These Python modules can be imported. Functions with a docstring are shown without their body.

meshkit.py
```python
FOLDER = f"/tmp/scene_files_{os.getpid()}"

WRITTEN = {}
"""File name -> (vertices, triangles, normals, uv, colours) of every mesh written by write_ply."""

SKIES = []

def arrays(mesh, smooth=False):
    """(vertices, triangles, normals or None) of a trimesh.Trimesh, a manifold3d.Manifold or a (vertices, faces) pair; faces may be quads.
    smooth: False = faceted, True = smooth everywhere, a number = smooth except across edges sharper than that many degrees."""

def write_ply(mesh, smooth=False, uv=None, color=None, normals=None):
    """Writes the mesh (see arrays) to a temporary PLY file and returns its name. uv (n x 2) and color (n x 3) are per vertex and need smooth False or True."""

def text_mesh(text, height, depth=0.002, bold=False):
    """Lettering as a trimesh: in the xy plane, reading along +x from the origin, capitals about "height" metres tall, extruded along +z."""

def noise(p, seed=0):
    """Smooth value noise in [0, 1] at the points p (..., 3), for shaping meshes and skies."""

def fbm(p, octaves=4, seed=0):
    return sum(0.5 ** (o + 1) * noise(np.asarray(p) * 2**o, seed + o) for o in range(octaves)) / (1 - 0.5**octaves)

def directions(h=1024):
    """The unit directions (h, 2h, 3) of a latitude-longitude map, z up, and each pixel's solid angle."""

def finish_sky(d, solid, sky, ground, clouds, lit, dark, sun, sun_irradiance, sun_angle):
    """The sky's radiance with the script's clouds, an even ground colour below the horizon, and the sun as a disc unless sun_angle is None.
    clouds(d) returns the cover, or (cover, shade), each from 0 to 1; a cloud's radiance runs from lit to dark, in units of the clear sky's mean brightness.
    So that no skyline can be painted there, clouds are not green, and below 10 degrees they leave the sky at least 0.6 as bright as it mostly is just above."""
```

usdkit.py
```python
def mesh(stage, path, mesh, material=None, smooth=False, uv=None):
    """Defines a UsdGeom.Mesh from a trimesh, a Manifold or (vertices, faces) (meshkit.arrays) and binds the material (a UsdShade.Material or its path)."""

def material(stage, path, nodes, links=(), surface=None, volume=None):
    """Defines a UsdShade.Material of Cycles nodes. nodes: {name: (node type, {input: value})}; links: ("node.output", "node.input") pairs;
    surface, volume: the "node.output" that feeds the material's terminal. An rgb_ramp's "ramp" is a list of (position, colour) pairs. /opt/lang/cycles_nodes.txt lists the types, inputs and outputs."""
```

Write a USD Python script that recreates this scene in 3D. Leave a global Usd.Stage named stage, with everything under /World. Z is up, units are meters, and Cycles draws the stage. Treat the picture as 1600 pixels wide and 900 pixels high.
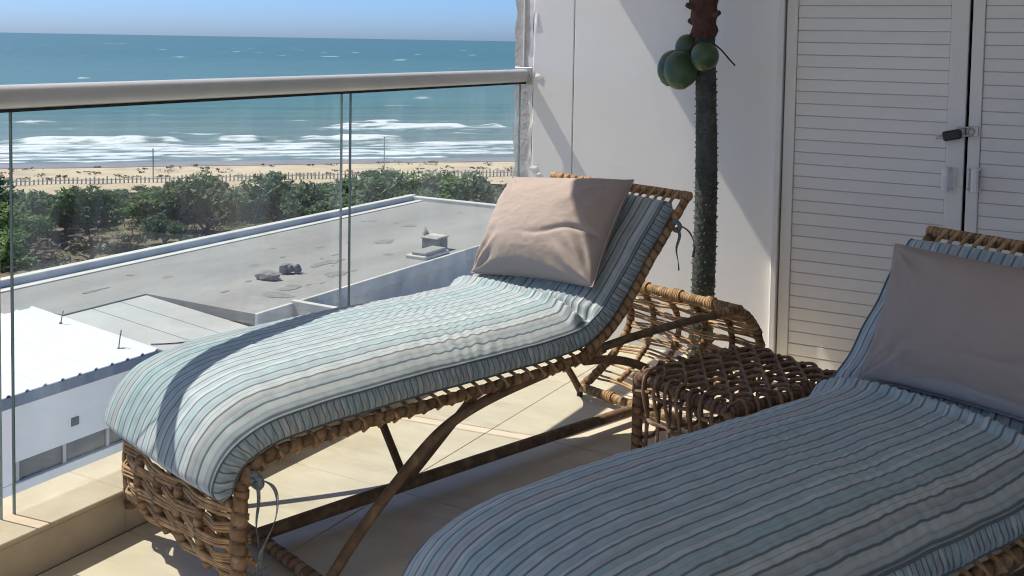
import math, numpy as np, trimesh, usdkit, meshkit
from pxr import Usd, UsdGeom, UsdLux, UsdShade, Gf, Sdf, Vt

stage = Usd.Stage.CreateInMemory()
UsdGeom.SetStageUpAxis(stage, UsdGeom.Tokens.z)
UsdGeom.SetStageMetersPerUnit(stage, 1.0)
UsdGeom.Xform.Define(stage, '/World')
RNG = np.random.default_rng(7)
PI = math.pi

# ---------------------------------------------------------------- camera
F_PX, CY_PX = 1655.4, 158.6                    # focal length and principal row of a 1600 x 900 picture
YAW, PITCH, ROLL = 0.513553, 0.0569796, 0.0173013
CAM = np.array([2.4214, 0.0, 1.365])
_f = np.array([-math.sin(YAW) * math.cos(PITCH), math.cos(YAW) * math.cos(PITCH), -math.sin(PITCH)])
_r = np.array([math.cos(YAW), math.sin(YAW), 0.0])
_u = np.cross(_r, _f)
_r, _u = math.cos(ROLL) * _r + math.sin(ROLL) * _u, math.cos(ROLL) * _u - math.sin(ROLL) * _r
cam = UsdGeom.Camera.Define(stage, '/World/camera')
cam.CreateHorizontalApertureAttr(36.0)
cam.CreateVerticalApertureAttr(20.25)
cam.CreateFocalLengthAttr(F_PX / 1600 * 36.0)
cam.CreateVerticalApertureOffsetAttr(-(450 - CY_PX) / 1600 * 36.0)
cam.CreateClippingRangeAttr(Gf.Vec2f(0.05, 60000))
cam.CreateExposureAttr(0.8)
cam.AddTransformOp().Set(Gf.Matrix4d(*[float(x) for x in (*_r, 0, *_u, 0, *(-_f), 0, *CAM, 1)]))

# ---------------------------------------------------------------- sky and sun
SUN_EL = math.radians(56.3)
SUN_H = np.array([-0.9912, -0.1325])           # horizontal direction towards the sun
SUN = np.array([SUN_H[0] * math.cos(SUN_EL), SUN_H[1] * math.cos(SUN_EL), math.sin(SUN_EL)])
sky_mat = usdkit.material(stage, '/World/Looks/sky', {
    'sky': ('sky_texture', {'sky_type': 'single_scattering', 'sun_disc': False, 'sun_elevation': SUN_EL,
                            'sun_rotation': math.atan2(SUN[0], SUN[1]), 'altitude': 20.0, 'air_density': 0.6,
                            'aerosol_density': 0.9, 'ozone_density': 15.0}),
    'bg': ('background_shader', {'strength': 0.1})}, [('sky.color', 'bg.color')], surface='bg.background')
dome = UsdLux.DomeLight.Define(stage, '/World/sky')
UsdShade.MaterialBindingAPI.Apply(dome.GetPrim()).Bind(sky_mat)
dome.GetPrim().SetCustomDataByKey('kind', 'structure')
sun = UsdLux.DistantLight.Define(stage, '/World/sun')
sun.CreateIntensityAttr(1.0)
sun.CreateNormalizeAttr(True) if hasattr(sun, 'CreateNormalizeAttr') else sun.GetPrim().CreateAttribute('inputs:normalize', Sdf.ValueTypeNames.Bool).Set(True)
sun.CreateAngleAttr(0.53)
sun.CreateColorAttr(Gf.Vec3f(1.0, 0.93, 0.82))
_z = SUN / np.linalg.norm(SUN)
_x = np.cross([0, 0, 1.0], _z); _x /= np.linalg.norm(_x); _y = np.cross(_z, _x)
sun.AddTransformOp().Set(Gf.Matrix4d(*[float(v) for v in (*_x, 0, *_y, 0, *_z, 0, 0, 0, 30, 1)]))

# ---------------------------------------------------------------- helpers
_used = set()
def numbered(path):
    if path not in _used:
        _used.add(path); return path
    k = 1
    while f'{path}_{k:03d}' in _used: k += 1
    _used.add(f'{path}_{k:03d}'); return f'{path}_{k:03d}'
def tag(p, label=None, cat=None, group=None, kind=None):
    p = p.GetPrim() if hasattr(p, 'GetPrim') else p
    for k, v in (('label', label), ('category', cat), ('group', group), ('kind', kind)):
        if v: p.SetCustomDataByKey(k, v)
    return p
def pathof(parent):
    return '/World' if parent is None else str((parent.GetPrim() if hasattr(parent, 'GetPrim') else parent).GetPath())
def obj(name, mesh, mat, parent=None, smooth=False, uv=None):
    if uv is None and hasattr(mesh, 'metadata') and 'uv' in mesh.metadata: uv, smooth = mesh.metadata['uv'], True
    return usdkit.mesh(stage, numbered(f'{pathof(parent)}/{name}'), mesh, mat, smooth=smooth, uv=uv)
def thing(name, label, cat, loc=(0, 0, 0), rotz=0.0, group=None, ref=None):
    x = UsdGeom.Xform.Define(stage, numbered('/World/' + name))
    x.AddTranslateOp().Set(Gf.Vec3d(*map(float, loc))); x.AddRotateZOp().Set(float(rotz))
    if ref is not None:
        x.GetPrim().GetReferences().AddInternalReference((ref.GetPrim()).GetPath()); x.GetPrim().SetInstanceable(True)
    tag(x, label, cat, group)
    return x
def struct(name, mesh, mat, parent=None, smooth=False):
    return tag(obj(name, mesh, mat, parent, smooth), kind='structure' if parent is None else None)
def cat(ms): return trimesh.util.concatenate(ms)
def box(x0, x1, y0, y1, z0, z1):
    m = trimesh.creation.box([x1 - x0, y1 - y0, z1 - z0]); m.apply_translation([(x0 + x1) / 2, (y0 + y1) / 2, (z0 + z1) / 2]); return m
def bbox(x0, x1, y0, y1, z0, z1, b=0.004):
    """box with chamfered edges"""
    c = np.array([(x0 + x1) / 2, (y0 + y1) / 2, (z0 + z1) / 2]); h = np.array([x1 - x0, y1 - y0, z1 - z0]) / 2
    b = min(b, h.min() * 0.9); pts = []
    for s in np.array(np.meshgrid([-1, 1], [-1, 1], [-1, 1])).T.reshape(-1, 3):
        for k in range(3):
            p = h.copy(); q = p - b; q[k] = p[k]; pts.append(c + s * q)
    return trimesh.convex.convex_hull(np.array(pts))
def spline(pts, n):
    from scipy.interpolate import PchipInterpolator, CubicSpline
    p = np.asarray(pts, float); d = np.r_[0, np.cumsum(np.linalg.norm(np.diff(p, axis=0), axis=1))]
    if len(p) < 3: return np.linspace(0, 1, n)[:, None] * (p[-1] - p[0]) + p[0]
    return CubicSpline(d, p, bc_type='natural')(np.linspace(0, d[-1], n))
def resample(p, step):
    d = np.r_[0, np.cumsum(np.linalg.norm(np.diff(p, axis=0), axis=1))]
    n = max(2, int(round(d[-1] / step)) + 1); s = np.linspace(0, d[-1], n)
    return np.stack([np.interp(s, d, p[:, k]) for k in range(p.shape[1])], 1), s
def tube(pts, r, sides=8, caps=True, squash=None):
    p = np.asarray(pts, float); n = len(p); r = np.broadcast_to(r, (n,))
    t = np.gradient(p, axis=0); t /= np.linalg.norm(t, axis=1, keepdims=True) + 1e-12
    a = np.cross(t[0], [0, 0, 1.0] if abs(t[0][2]) < 0.9 else [1.0, 0, 0]); a /= np.linalg.norm(a); A = [a]
    for i in range(1, n):
        a = A[-1] - t[i] * np.dot(A[-1], t[i]); A.append(a / (np.linalg.norm(a) + 1e-12))
    A = np.array(A); B = np.cross(t, A); ang = np.arange(sides) * 2 * PI / sides
    ca, sa = np.cos(ang)[None, :, None], np.sin(ang)[None, :, None] * (squash or 1.0)
    v = (p[:, None] + r[:, None, None] * (ca * A[:, None] + sa * B[:, None])).reshape(-1, 3)
    i, j = np.meshgrid(np.arange(n - 1), np.arange(sides), indexing='ij'); k = (j + 1) % sides
    q = np.stack([i * sides + j, i * sides + k, (i + 1) * sides + k, (i + 1) * sides + j], -1).reshape(-1, 4)
    f = [q[:, [0, 1, 2]], q[:, [0, 2, 3]]]
    if caps:
        v = np.vstack([v, p[0], p[-1]]); m = n * sides; j = np.arange(sides); k = (j + 1) % sides
        f += [np.stack([np.full(sides, m), k, j], 1), np.stack([np.full(sides, m + 1), (n - 1) * sides + j, (n - 1) * sides + k], 1)]
    return trimesh.Trimesh(v, np.vstack(f), process=False)
def wrapped(pts, r, pitch=0.03, amp=0.16, sides=9, seed=0):
    """a cane bar bound round and round with flat strips: one spiral groove, each turn a little thicker or thinner"""
    p, s = resample(spline(pts, 200), pitch / 7); sides = 12
    rng = np.random.default_rng(seed); n = int(s[-1] / pitch) + 4; sw = 0.55 + 0.9 * rng.random(n + 1)
    m = tube(p, 1.0, sides); k = len(p) * sides; V = m.vertices.copy()
    c = np.repeat(p, sides, 0); ang = np.tile(np.arange(sides) / sides, len(p)); ph = np.repeat(s, sides) / pitch + ang + rng.uniform(0, 1)
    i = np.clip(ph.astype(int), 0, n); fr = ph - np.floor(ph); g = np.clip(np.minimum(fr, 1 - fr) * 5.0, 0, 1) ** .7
    lap = (fr - .5) * .35
    V[:k] = c + (V[:k] - c) * (r * (1 - amp * .75 + amp * 1.25 * sw[i] * (.72 + lap) * g + amp * .12 * np.sin(ang * 6.28 * 2 + i * 1.9)))[:, None]
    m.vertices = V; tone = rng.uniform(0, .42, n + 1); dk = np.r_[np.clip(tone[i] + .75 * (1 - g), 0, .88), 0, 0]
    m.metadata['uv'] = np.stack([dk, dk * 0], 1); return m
def smoothrod(pts, r, n=40, sides=8):
    return tube(spline(pts, n), r, sides)

# ---------------------------------------------------------------- materials
def M(name, nodes, links, surface): return usdkit.material(stage, '/World/Looks/' + name, nodes, links, surface=surface)
def mottled(name, c0, c1, scale=8.0, rough=0.6, bump=0.0, bscale=80.0, detail=4.0, spec=0.3, metallic=0.0, rnd=0.0, coord='geometry', stretch=(1, 1, 1), c2=None, c2_at=(0.62, 0.75), dist=0.004):
    """a noise between two colours, a rarer third one, and a fine bump"""
    nodes = {'n': ('noise_texture', {'scale': scale, 'detail': detail, 'roughness': 0.6}), 'mp': ('mapping', {'scale': stretch}),
             'r': ('rgb_ramp', {'ramp': [(0.3, c0), (0.7, c1)]}),
             'p': ('principled_bsdf', {'roughness': rough, 'specular_ior_level': spec, 'metallic': metallic})}
    links = [('mp.vector', 'n.vector'), ('n.fac', 'r.fac')]
    if coord == 'geometry':
        nodes['g'] = ('geometry', {}); links.append(('g.position', 'mp.vector'))
    else:
        nodes['g'] = ('texture_coordinate', {}); links.append(('g.object', 'mp.vector'))
    out = 'r.color'
    if c2 is not None:
        nodes['n2'] = ('noise_texture', {'scale': scale * 0.45, 'detail': 6.0, 'roughness': 0.65})
        nodes['r2'] = ('rgb_ramp', {'ramp': [(c2_at[0], (0, 0, 0)), (c2_at[1], (1, 1, 1))]})
        nodes['mx'] = ('mix_color', {'b': c2})
        links += [('mp.vector', 'n2.vector'), ('n2.fac', 'r2.fac'), ('r2.color', 'mx.fac'), (out, 'mx.a')]; out = 'mx.result'
    if rnd:
        nodes['oi'] = ('object_info', {}); nodes['mr'] = ('map_range', {'from_min': 0.0, 'from_max': 1.0, 'to_min': 1 - rnd, 'to_max': 1 + rnd})
        nodes['hs'] = ('hsv', {}); links += [('oi.random', 'mr.value'), ('mr.result', 'hs.value'), (out, 'hs.color')]; out = 'hs.color'
    links.append((out, 'p.base_color'))
    if bump:
        nodes['nb'] = ('noise_texture', {'scale': bscale, 'detail': 5.0}); nodes['b'] = ('bump', {'strength': bump, 'distance': dist})
        links += [('mp.vector', 'nb.vector'), ('nb.fac', 'b.height'), ('b.normal', 'p.normal')]
    return M(name, nodes, links, 'p.BSDF')

m_floor = mottled('travertine', (0.50, 0.43, 0.32), (0.58, 0.51, 0.39), 5.0, 0.42, 0.12, 60, rnd=0.03, stretch=(1.0, 2.2, 1), c2=(0.41, 0.34, 0.245), c2_at=(0.52, 0.72), spec=0.4)
m_grout = mottled('grout', (0.43, 0.37, 0.28), (0.50, 0.43, 0.33), 20, 0.9)
m_kerb = mottled('kerb_stone', (0.41, 0.33, 0.225), (0.48, 0.40, 0.285), 9, 0.55, 0.15, 70, rnd=0.03, c2=(0.345, 0.27, 0.18), c2_at=(0.62, 0.8))
m_wall = mottled('wall_paint', (0.82, 0.81, 0.775), (0.86, 0.85, 0.815), 1.6, 0.75, 0.10, 40, spec=0.2, c2=(0.80, 0.785, 0.745), c2_at=(0.55, 0.8))
m_plaster = mottled('rough_plaster', (0.40, 0.39, 0.37), (0.55, 0.54, 0.52), 14, 0.9, 0.6, 60, spec=0.15, c2=(0.30, 0.29, 0.27), c2_at=(0.58, 0.72))
m_caulk = mottled('caulk', (0.74, 0.73, 0.70), (0.82, 0.81, 0.78), 20, 0.5)
m_white = mottled('door_paint', (0.78, 0.765, 0.73), (0.82, 0.805, 0.77), 2.5, 0.42, 0.04, 90, rnd=0.02, c2=(0.755, 0.735, 0.695), c2_at=(0.6, 0.85))
m_handle = mottled('handle_plastic', (0.72, 0.72, 0.71), (0.78, 0.78, 0.77), 20, 0.3, spec=0.5)
m_dark = mottled('dark_gap', (0.02, 0.02, 0.022), (0.03, 0.03, 0.03), 10, 0.8)
m_ceiling = mottled('ceiling_paint', (0.80, 0.80, 0.79), (0.84, 0.84, 0.83), 1.5, 0.9)
m_alu = mottled('rail_aluminium', (0.45, 0.45, 0.45), (0.50, 0.50, 0.50), 6, 0.42, metallic=0.2, spec=0.5, c2=(0.42, 0.42, 0.42))
m_steel = mottled('steel', (0.45, 0.44, 0.43), (0.6, 0.59, 0.58), 60, 0.3, metallic=0.95)
m_black = mottled('black_plastic', (0.012, 0.012, 0.014), (0.02, 0.02, 0.022), 30, 0.35, spec=0.5)
m_rubber = mottled('rubber', (0.02, 0.02, 0.02), (0.035, 0.035, 0.03), 30, 0.7)
m_pane = M('glass_pane', {'t': ('transparent_bsdf', {'color': (0.93, 0.965, 0.955)}), 'g': ('glossy_bsdf', {'color': (1, 1, 1), 'roughness': 0.01}), 'geo': ('geometry', {}),
                          'mp': ('mapping', {'scale': (1.0, 5.0, .9)}), 'n': ('noise_texture', {'scale': 1.3, 'detail': 6.0, 'roughness': .65}), 'nr': ('map_range', {'from_min': .42, 'from_max': .80, 'to_min': .004, 'to_max': .055, 'clamp': True}),
                          'd': ('diffuse_bsdf', {'color': (.8, .8, .78)}), 'tl': ('translucent_bsdf', {'color': (.8, .8, .78)}), 'dd': ('mix_closure', {'fac': .5}), 'dirt': ('mix_closure', {}),
                          'lw': ('layer_weight', {'blend': 0.5}), 'pw': ('math', {'math_type': 'power', 'value2': 5.0}), 'ma': ('math', {'math_type': 'multiply_add', 'value2': 0.9, 'value3': 0.03}), 'm': ('mix_closure', {})},
           [('geo.position', 'mp.vector'), ('mp.vector', 'n.vector'), ('n.fac', 'nr.value'), ('d.BSDF', 'dd.closure1'), ('tl.BSDF', 'dd.closure2'), ('nr.result', 'dirt.fac'), ('t.BSDF', 'dirt.closure1'), ('dd.closure', 'dirt.closure2'),
            ('lw.facing', 'pw.value1'), ('pw.value', 'ma.value1'), ('ma.value', 'm.fac'), ('dirt.closure', 'm.closure1'), ('g.BSDF', 'm.closure2')], 'm.closure')
m_edge_pale = M('glass_edge_pale', {'p': ('principled_bsdf', {'base_color': (0.30, 0.38, 0.37), 'roughness': 0.2})}, [], 'p.BSDF')
m_edge = M('glass_edge', {'p': ('principled_bsdf', {'base_color': (0.10, 0.155, 0.15), 'roughness': 0.25})}, [], 'p.BSDF')
def rattan(name, a, b, rough=0.66):
    """cane: mottled along its length; st.x darkens the seams and single turns of a binding"""
    return M(name, {'g': ('texture_coordinate', {}), 'n': ('noise_texture', {'scale': 26.0, 'detail': 5.0, 'roughness': .65}), 'r': ('rgb_ramp', {'ramp': [(.28, tuple(.62 * x for x in a)), (.5, a), (.72, b)]}),
                    'at': ('attribute', {'attribute': 'st'}), 'sx': ('separate_xyz', {}), 'iv': ('math', {'math_type': 'subtract', 'value1': 1.0}), 'oi': ('object_info', {}), 'mr': ('map_range', {'from_min': 0., 'from_max': 1., 'to_min': .80, 'to_max': 1.2}),
                    'mm': ('math', {'math_type': 'multiply'}), 'hs': ('hsv', {}), 'nb': ('noise_texture', {'scale': 160.0, 'detail': 4.0}), 'b': ('bump', {'strength': .7, 'distance': .003}), 'p': ('principled_bsdf', {'roughness': rough, 'specular_ior_level': .2})},
             [('g.object', 'n.vector'), ('g.object', 'nb.vector'), ('n.fac', 'r.fac'), ('at.vector', 'sx.vector'), ('sx.x', 'iv.value2'), ('oi.random', 'mr.value'), ('mr.result', 'mm.value1'), ('iv.value', 'mm.value2'), ('mm.value', 'hs.value'), ('r.color', 'hs.color'), ('hs.color', 'p.base_color'), ('nb.fac', 'b.height'), ('b.normal', 'p.normal')], 'p.BSDF')
m_cane = rattan('cane', (0.38, 0.235, 0.115), (0.56, 0.38, 0.20))
m_bound = rattan('bound_cane', (0.32, 0.195, 0.105), (0.50, 0.335, 0.19), 0.7)
m_brown = rattan('brown_cane', (0.20, 0.125, 0.082), (0.31, 0.21, 0.145), 0.66)
m_bar = rattan('stained_bar', (0.15, 0.098, 0.06), (0.24, 0.165, 0.10), 0.66)
m_pillow = mottled('pillow_cloth', (0.315, 0.262, 0.23), (0.35, 0.292, 0.255), 5, 0.92, 0.6, 700, spec=0.1, coord='object', dist=0.0008)

# stripes of the cushion cloth: 256 threads across the width
def stripes():
    rng = np.random.default_rng(23)
    aqua, pale, light, taupe, mist = (0.265, 0.35, 0.365), (0.31, 0.365, 0.38), (0.37, 0.41, 0.415), (0.312, 0.33, 0.335), (0.288, 0.345, 0.365)
    dark, ink, dim = (0.17, 0.205, 0.22), (0.105, 0.13, 0.15), (0.235, 0.28, 0.292)
    row = []
    while len(row) < 256:
        for col, w in ((rng.choice(5), rng.integers(4, 7)), (7, 1), (rng.choice(5), rng.integers(3, 6)), (6, 2)):
            row += [(aqua, pale, light, taupe, mist, dark, ink, dim)[col]] * int(w)
    row = np.array(row[:256]) * (0.93 + 0.14 * rng.random((256, 1)))
    return [tuple(c) for c in row]
DARK_U = (int(np.argmin([sum(c) for c in stripes()])) + .7) / 256
m_cloth = M('striped_cloth', {'a': ('attribute', {'attribute': 'st'}), 'sx': ('separate_xyz', {}), 'fr': ('math', {'math_type': 'fraction'}),
                              'r': ('rgb_ramp', {'ramp': stripes(), 'interpolate': True}), 'g': ('texture_coordinate', {}),
                              'n': ('noise_texture', {'scale': 700.0, 'detail': 2.0}), 'n2': ('noise_texture', {'scale': 30.0, 'detail': 4.0}),
                              'hs': ('hsv', {}), 'mr': ('map_range', {'from_min': 0.3, 'from_max': 0.7, 'to_min': 0.9, 'to_max': 1.1}),
                              'b': ('bump', {'strength': 0.3, 'distance': 0.001}),
                              'p': ('principled_bsdf', {'roughness': 0.85, 'specular_ior_level': 0.15, 'sheen_weight': 0.15})},
            [('a.vector', 'sx.vector'), ('sx.x', 'fr.value1'), ('fr.value', 'r.fac'), ('g.object', 'n.vector'), ('g.object', 'n2.vector'), ('n2.fac', 'mr.value'),
             ('mr.result', 'hs.value'), ('r.color', 'hs.color'), ('hs.color', 'p.base_color'), ('n.fac', 'b.height'), ('b.normal', 'p.normal')], 'p.BSDF')
m_tie = mottled('tie_cloth', (0.06, 0.075, 0.085), (0.22, 0.25, 0.26), 60, 0.9, coord='object', stretch=(1, 1, 3))

# ================================================================ BALCONY
YW = 4.40                                       # the end wall
FLOOR_X0 = 0.12                                 # inner face of the kerb
# floor: screed with tiles
fl = struct('floor', box(-0.1, 4.6, -4.2, YW + 0.2, -0.30, -0.012), m_grout)
TS = 0.60
ys = np.arange(-4.2, YW, TS) + 0.17
xs = np.r_[FLOOR_X0, np.arange(FLOOR_X0 + 0.46, 4.6, TS)]
for i in range(len(xs)):
    xa, xb = xs[i], (xs[i + 1] if i + 1 < len(xs) else 4.6)
    for y in ys:
        dz = RNG.uniform(-0.0004, 0.0004)
        if y > -1.3: obj('tile', bbox(xa + 0.0012, xb - 0.0012, y + 0.0012, min(y + TS, YW) - 0.0012, -0.012, dz, 0.0015), m_floor, fl)
obj('tile_field', box(FLOOR_X0, 4.6, -4.2, ys[ys > -1.3][0] - 0.002, -0.012, 0), m_floor, fl)
# kerb under the glass
KH = 0.120
kb = thing('kerb', 'cream stone kerb that carries the glass balustrade along the balcony edge', 'kerb')
obj('core', box(-0.095, 0.108, -4.2, YW + 0.02, -0.30, KH - 0.014), m_grout, kb)
yk = np.r_[-4.2, np.arange(-1.05, YW, 0.43), YW]
for a, b in zip(yk[:-1], yk[1:]):
    obj('cap_stone', bbox(-0.11, 0.122, a + 0.001, b - 0.001, KH - 0.0138, KH + RNG.uniform(-0.0005, 0.0005), 0.0025), m_kerb, kb)
    obj('face_stone', bbox(0.1082, 0.120, a + 0.001, b - 0.001, 0.0006, KH - 0.0142, 0.001), m_kerb, kb)
# glass balustrade
bal = thing('glass_balustrade', 'frameless glass balustrade panes with grey tubular metal handrail facing the sea', 'balustrade')
ZR = 1.233
th = np.linspace(0, 2 * PI, 28, endpoint=False)
prof = np.stack([0.036 * np.sign(np.cos(th)) * np.abs(np.cos(th)) ** 0.8, 0.031 * np.sign(np.sin(th)) * np.abs(np.sin(th)) ** 0.8], 1)
yv = np.array([-4.2, YW - 0.004])
v = np.array([[px, y, ZR - 0.031 + pz] for y in yv for px, pz in prof]); n = len(prof); j = np.arange(n); k = (j + 1) % n
obj('handrail', (v, np.stack([j, k, n + k, n + j], 1)), m_alu, bal, 40)
obj('channel', box(-0.016, 0.016, -4.2, YW - 0.003, ZR - 0.069, ZR - 0.0605), m_dark, bal)
obj('end_flange', bbox(-0.046, 0.046, YW - 0.0045, YW + 0.0005, ZR - 0.074, ZR + 0.010, 0.002), m_alu, bal)
for a, b in ((-4.2, -1.05), (-1.02, 0.315), (0.345, 1.672), (1.706, 3.038), (3.086, YW - 0.03)):
    p = obj('glass_pane', box(-0.0045, 0.0045, a + 0.003, b - 0.003, KH - 0.012, ZR - 0.055), m_pane, bal)
    for y0 in (a, b - 0.003):
        obj('glass_edge', box(-0.0046, 0.0046, y0, y0 + 0.003, KH - 0.012, ZR - 0.055), m_edge if y0 == a else m_edge_pale, p)

# end wall, with its raw edge towards the sea
wl = thing('balcony_wall', 'white painted end wall of the balcony with a thin vertical joint and a raw left edge', 'wall')
obj('wall_panel', bbox(0.052, 0.2605, YW, YW + 0.16, -0.3, 2.46, 0.003), m_wall, wl)
obj('wall_panel', bbox(0.2655, 1.2385, YW, YW + 0.16, -0.3, 2.46, 0.003), m_wall, wl)
obj('wall_core', box(0.2, 0.4, YW + 0.006, YW + 0.15, -0.3, 2.45), m_plaster, wl)
obj('wall_upper', box(1.2385, 4.6, YW + 0.002, YW + 0.16, 2.25, 2.46), m_wall, wl)
obj('wall_behind', box(1.22, 4.6, YW + 0.075, YW + 0.16, -0.3, 2.25), m_plaster, wl)
# raw plaster strip and ragged caulk
def ragged(x0, x1, y0, y1, z0, z1, amp, seed, nz=150):
    z = np.linspace(z0, z1, nz); rg = (meshkit.fbm(np.stack([z * 9, z * 0, z * 0 + seed], 1), 4) - 0.5) * 2 * amp
    rg2 = (meshkit.fbm(np.stack([z * 14, z * 0 + 5, z * 0 + seed], 1), 3) - 0.5) * 2 * amp
    V = np.array([[[x0 + b * 0.7, y1, zz], [x0 + b, y0 + abs(b) * .4, zz], [x1 + a, y0 + abs(a) * .4, zz], [x1 + a, y1, zz]] for zz, a, b in zip(z, rg, rg2)]).reshape(-1, 3)
    F = [[i * 4 + q, i * 4 + (q + 1) % 4, (i + 1) * 4 + (q + 1) % 4, (i + 1) * 4 + q] for i in range(nz - 1) for q in range(4)]
    return (V, np.array(F))
obj('raw_edge', ragged(-0.055, 0.048, YW + 0.012, YW + 0.15, -0.3, 2.46, 0.010, 3), m_plaster, wl, 30)
obj('caulk_line', ragged(0.030, 0.0505, YW + 0.0015, YW + 0.02, -0.3, 2.46, 0.013, 9), m_caulk, wl, 30)
for fx, fz, fw, fh, sd in ((.078, 1.20, .030, .014, 1), (.070, .765, .026, .016, 2), (.092, .74, .018, .009, 3), (.068, 1.46, .010, .05, 4)):
    a_ = np.linspace(0, 2 * PI, 22, endpoint=False); r_ = .6 + .8 * meshkit.fbm(np.stack([np.cos(a_) * 2, np.sin(a_) * 2, a_ * 0 + sd], 1), 3)
    fp = np.stack([fx + fw * r_ * np.cos(a_), a_ * 0 + YW - .0006, fz + fh * r_ * np.sin(a_)], 1); obj('flaked_patch', trimesh.Trimesh(np.vstack([[fx, YW - .0045, fz], fp]), [[0, (i + 1) % 22 + 1, i + 1] for i in range(22)], process=False), m_caulk, wl)
obj('corner_bead', box(-0.008, -0.003, YW + 0.006, YW + 0.05, ZR - 0.02, 2.46), m_caulk, wl)
# ceiling slab over the balcony, flat at the back
CZ, CX0 = 2.46, -0.115
struct('ceiling', box(CX0, 4.8, -1.9, YW + 0.3, CZ, CZ + 0.18), m_ceiling)
low = thing('apartment_block', 'pale storeys of the apartment block under the balcony', 'building')
obj('wall_panel', box(-0.09, 4.79, -9.0, YW + 0.5, -10.8, -0.305), m_wall, low)
fac = thing('apartment_wall', 'pale painted wall of the apartment behind the loungers', 'wall')
obj('wall_panel', box(4.6, 4.8, -4.4, YW + 0.6, -0.3, CZ), m_wall, fac)

# ---- storage doors of horizontal boards
fr = thing('door_frame', 'white painted metal frame round the storage doors in the end wall', 'door frame')
obj('jamb', bbox(1.2135, 1.2395, YW - 0.028, YW + 0.07, 0, 2.22, 0.003), m_white, fr)
obj('jamb', bbox(2.665, 2.70, YW - 0.028, YW + 0.07, 0, 2.22, 0.003), m_white, fr)
obj('head', bbox(1.2135, 2.70, YW - 0.028, YW + 0.07, 2.2202, 2.252, 0.003), m_white, fr)
obj('rebate', box(1.24, 2.664, YW + 0.040, YW + 0.07, 0.0, 2.22), m_dark, fr)
def door(label, x0, x1, xp0, xp1):
    d = thing('boarded_door', label, 'door')
    Y0, Y1 = YW - 0.012, YW + 0.030
    obj('stile', bbox(x0, xp0, Y0, Y1, 0.02, 2.21, 0.003), m_white, d)
    obj('stile', bbox(xp1, x1, Y0, Y1, 0.02, 2.21, 0.003), m_white, d)
    obj('backing', box(xp0 + 0.0005, xp1 - 0.0005, YW + 0.002, YW + 0.028, 0.02, 2.21), m_plaster, d)
    z, k = 0.022, 0
    while z < 2.15:
        g = 0.0030 if k % 2 else 0.0013
        w = RNG.uniform(-0.0008, 0.0008)
        obj('board', bbox(xp0 + 0.001, xp1 - 0.001, YW - 0.004 + w, YW + 0.0018, z + g / 2, z + 0.0503 - g / 2, 0.0022), m_white, d)
        z += 0.0503; k += 1
    return d
d1 = door('white boarded door whose handle is left of the padlock', 1.2462, 1.9445, 1.291, 1.880)
d2 = door('white boarded door whose handle is right of the padlock, cut by the picture edge', 1.9565, 2.66, 2.000, 2.615)
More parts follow.
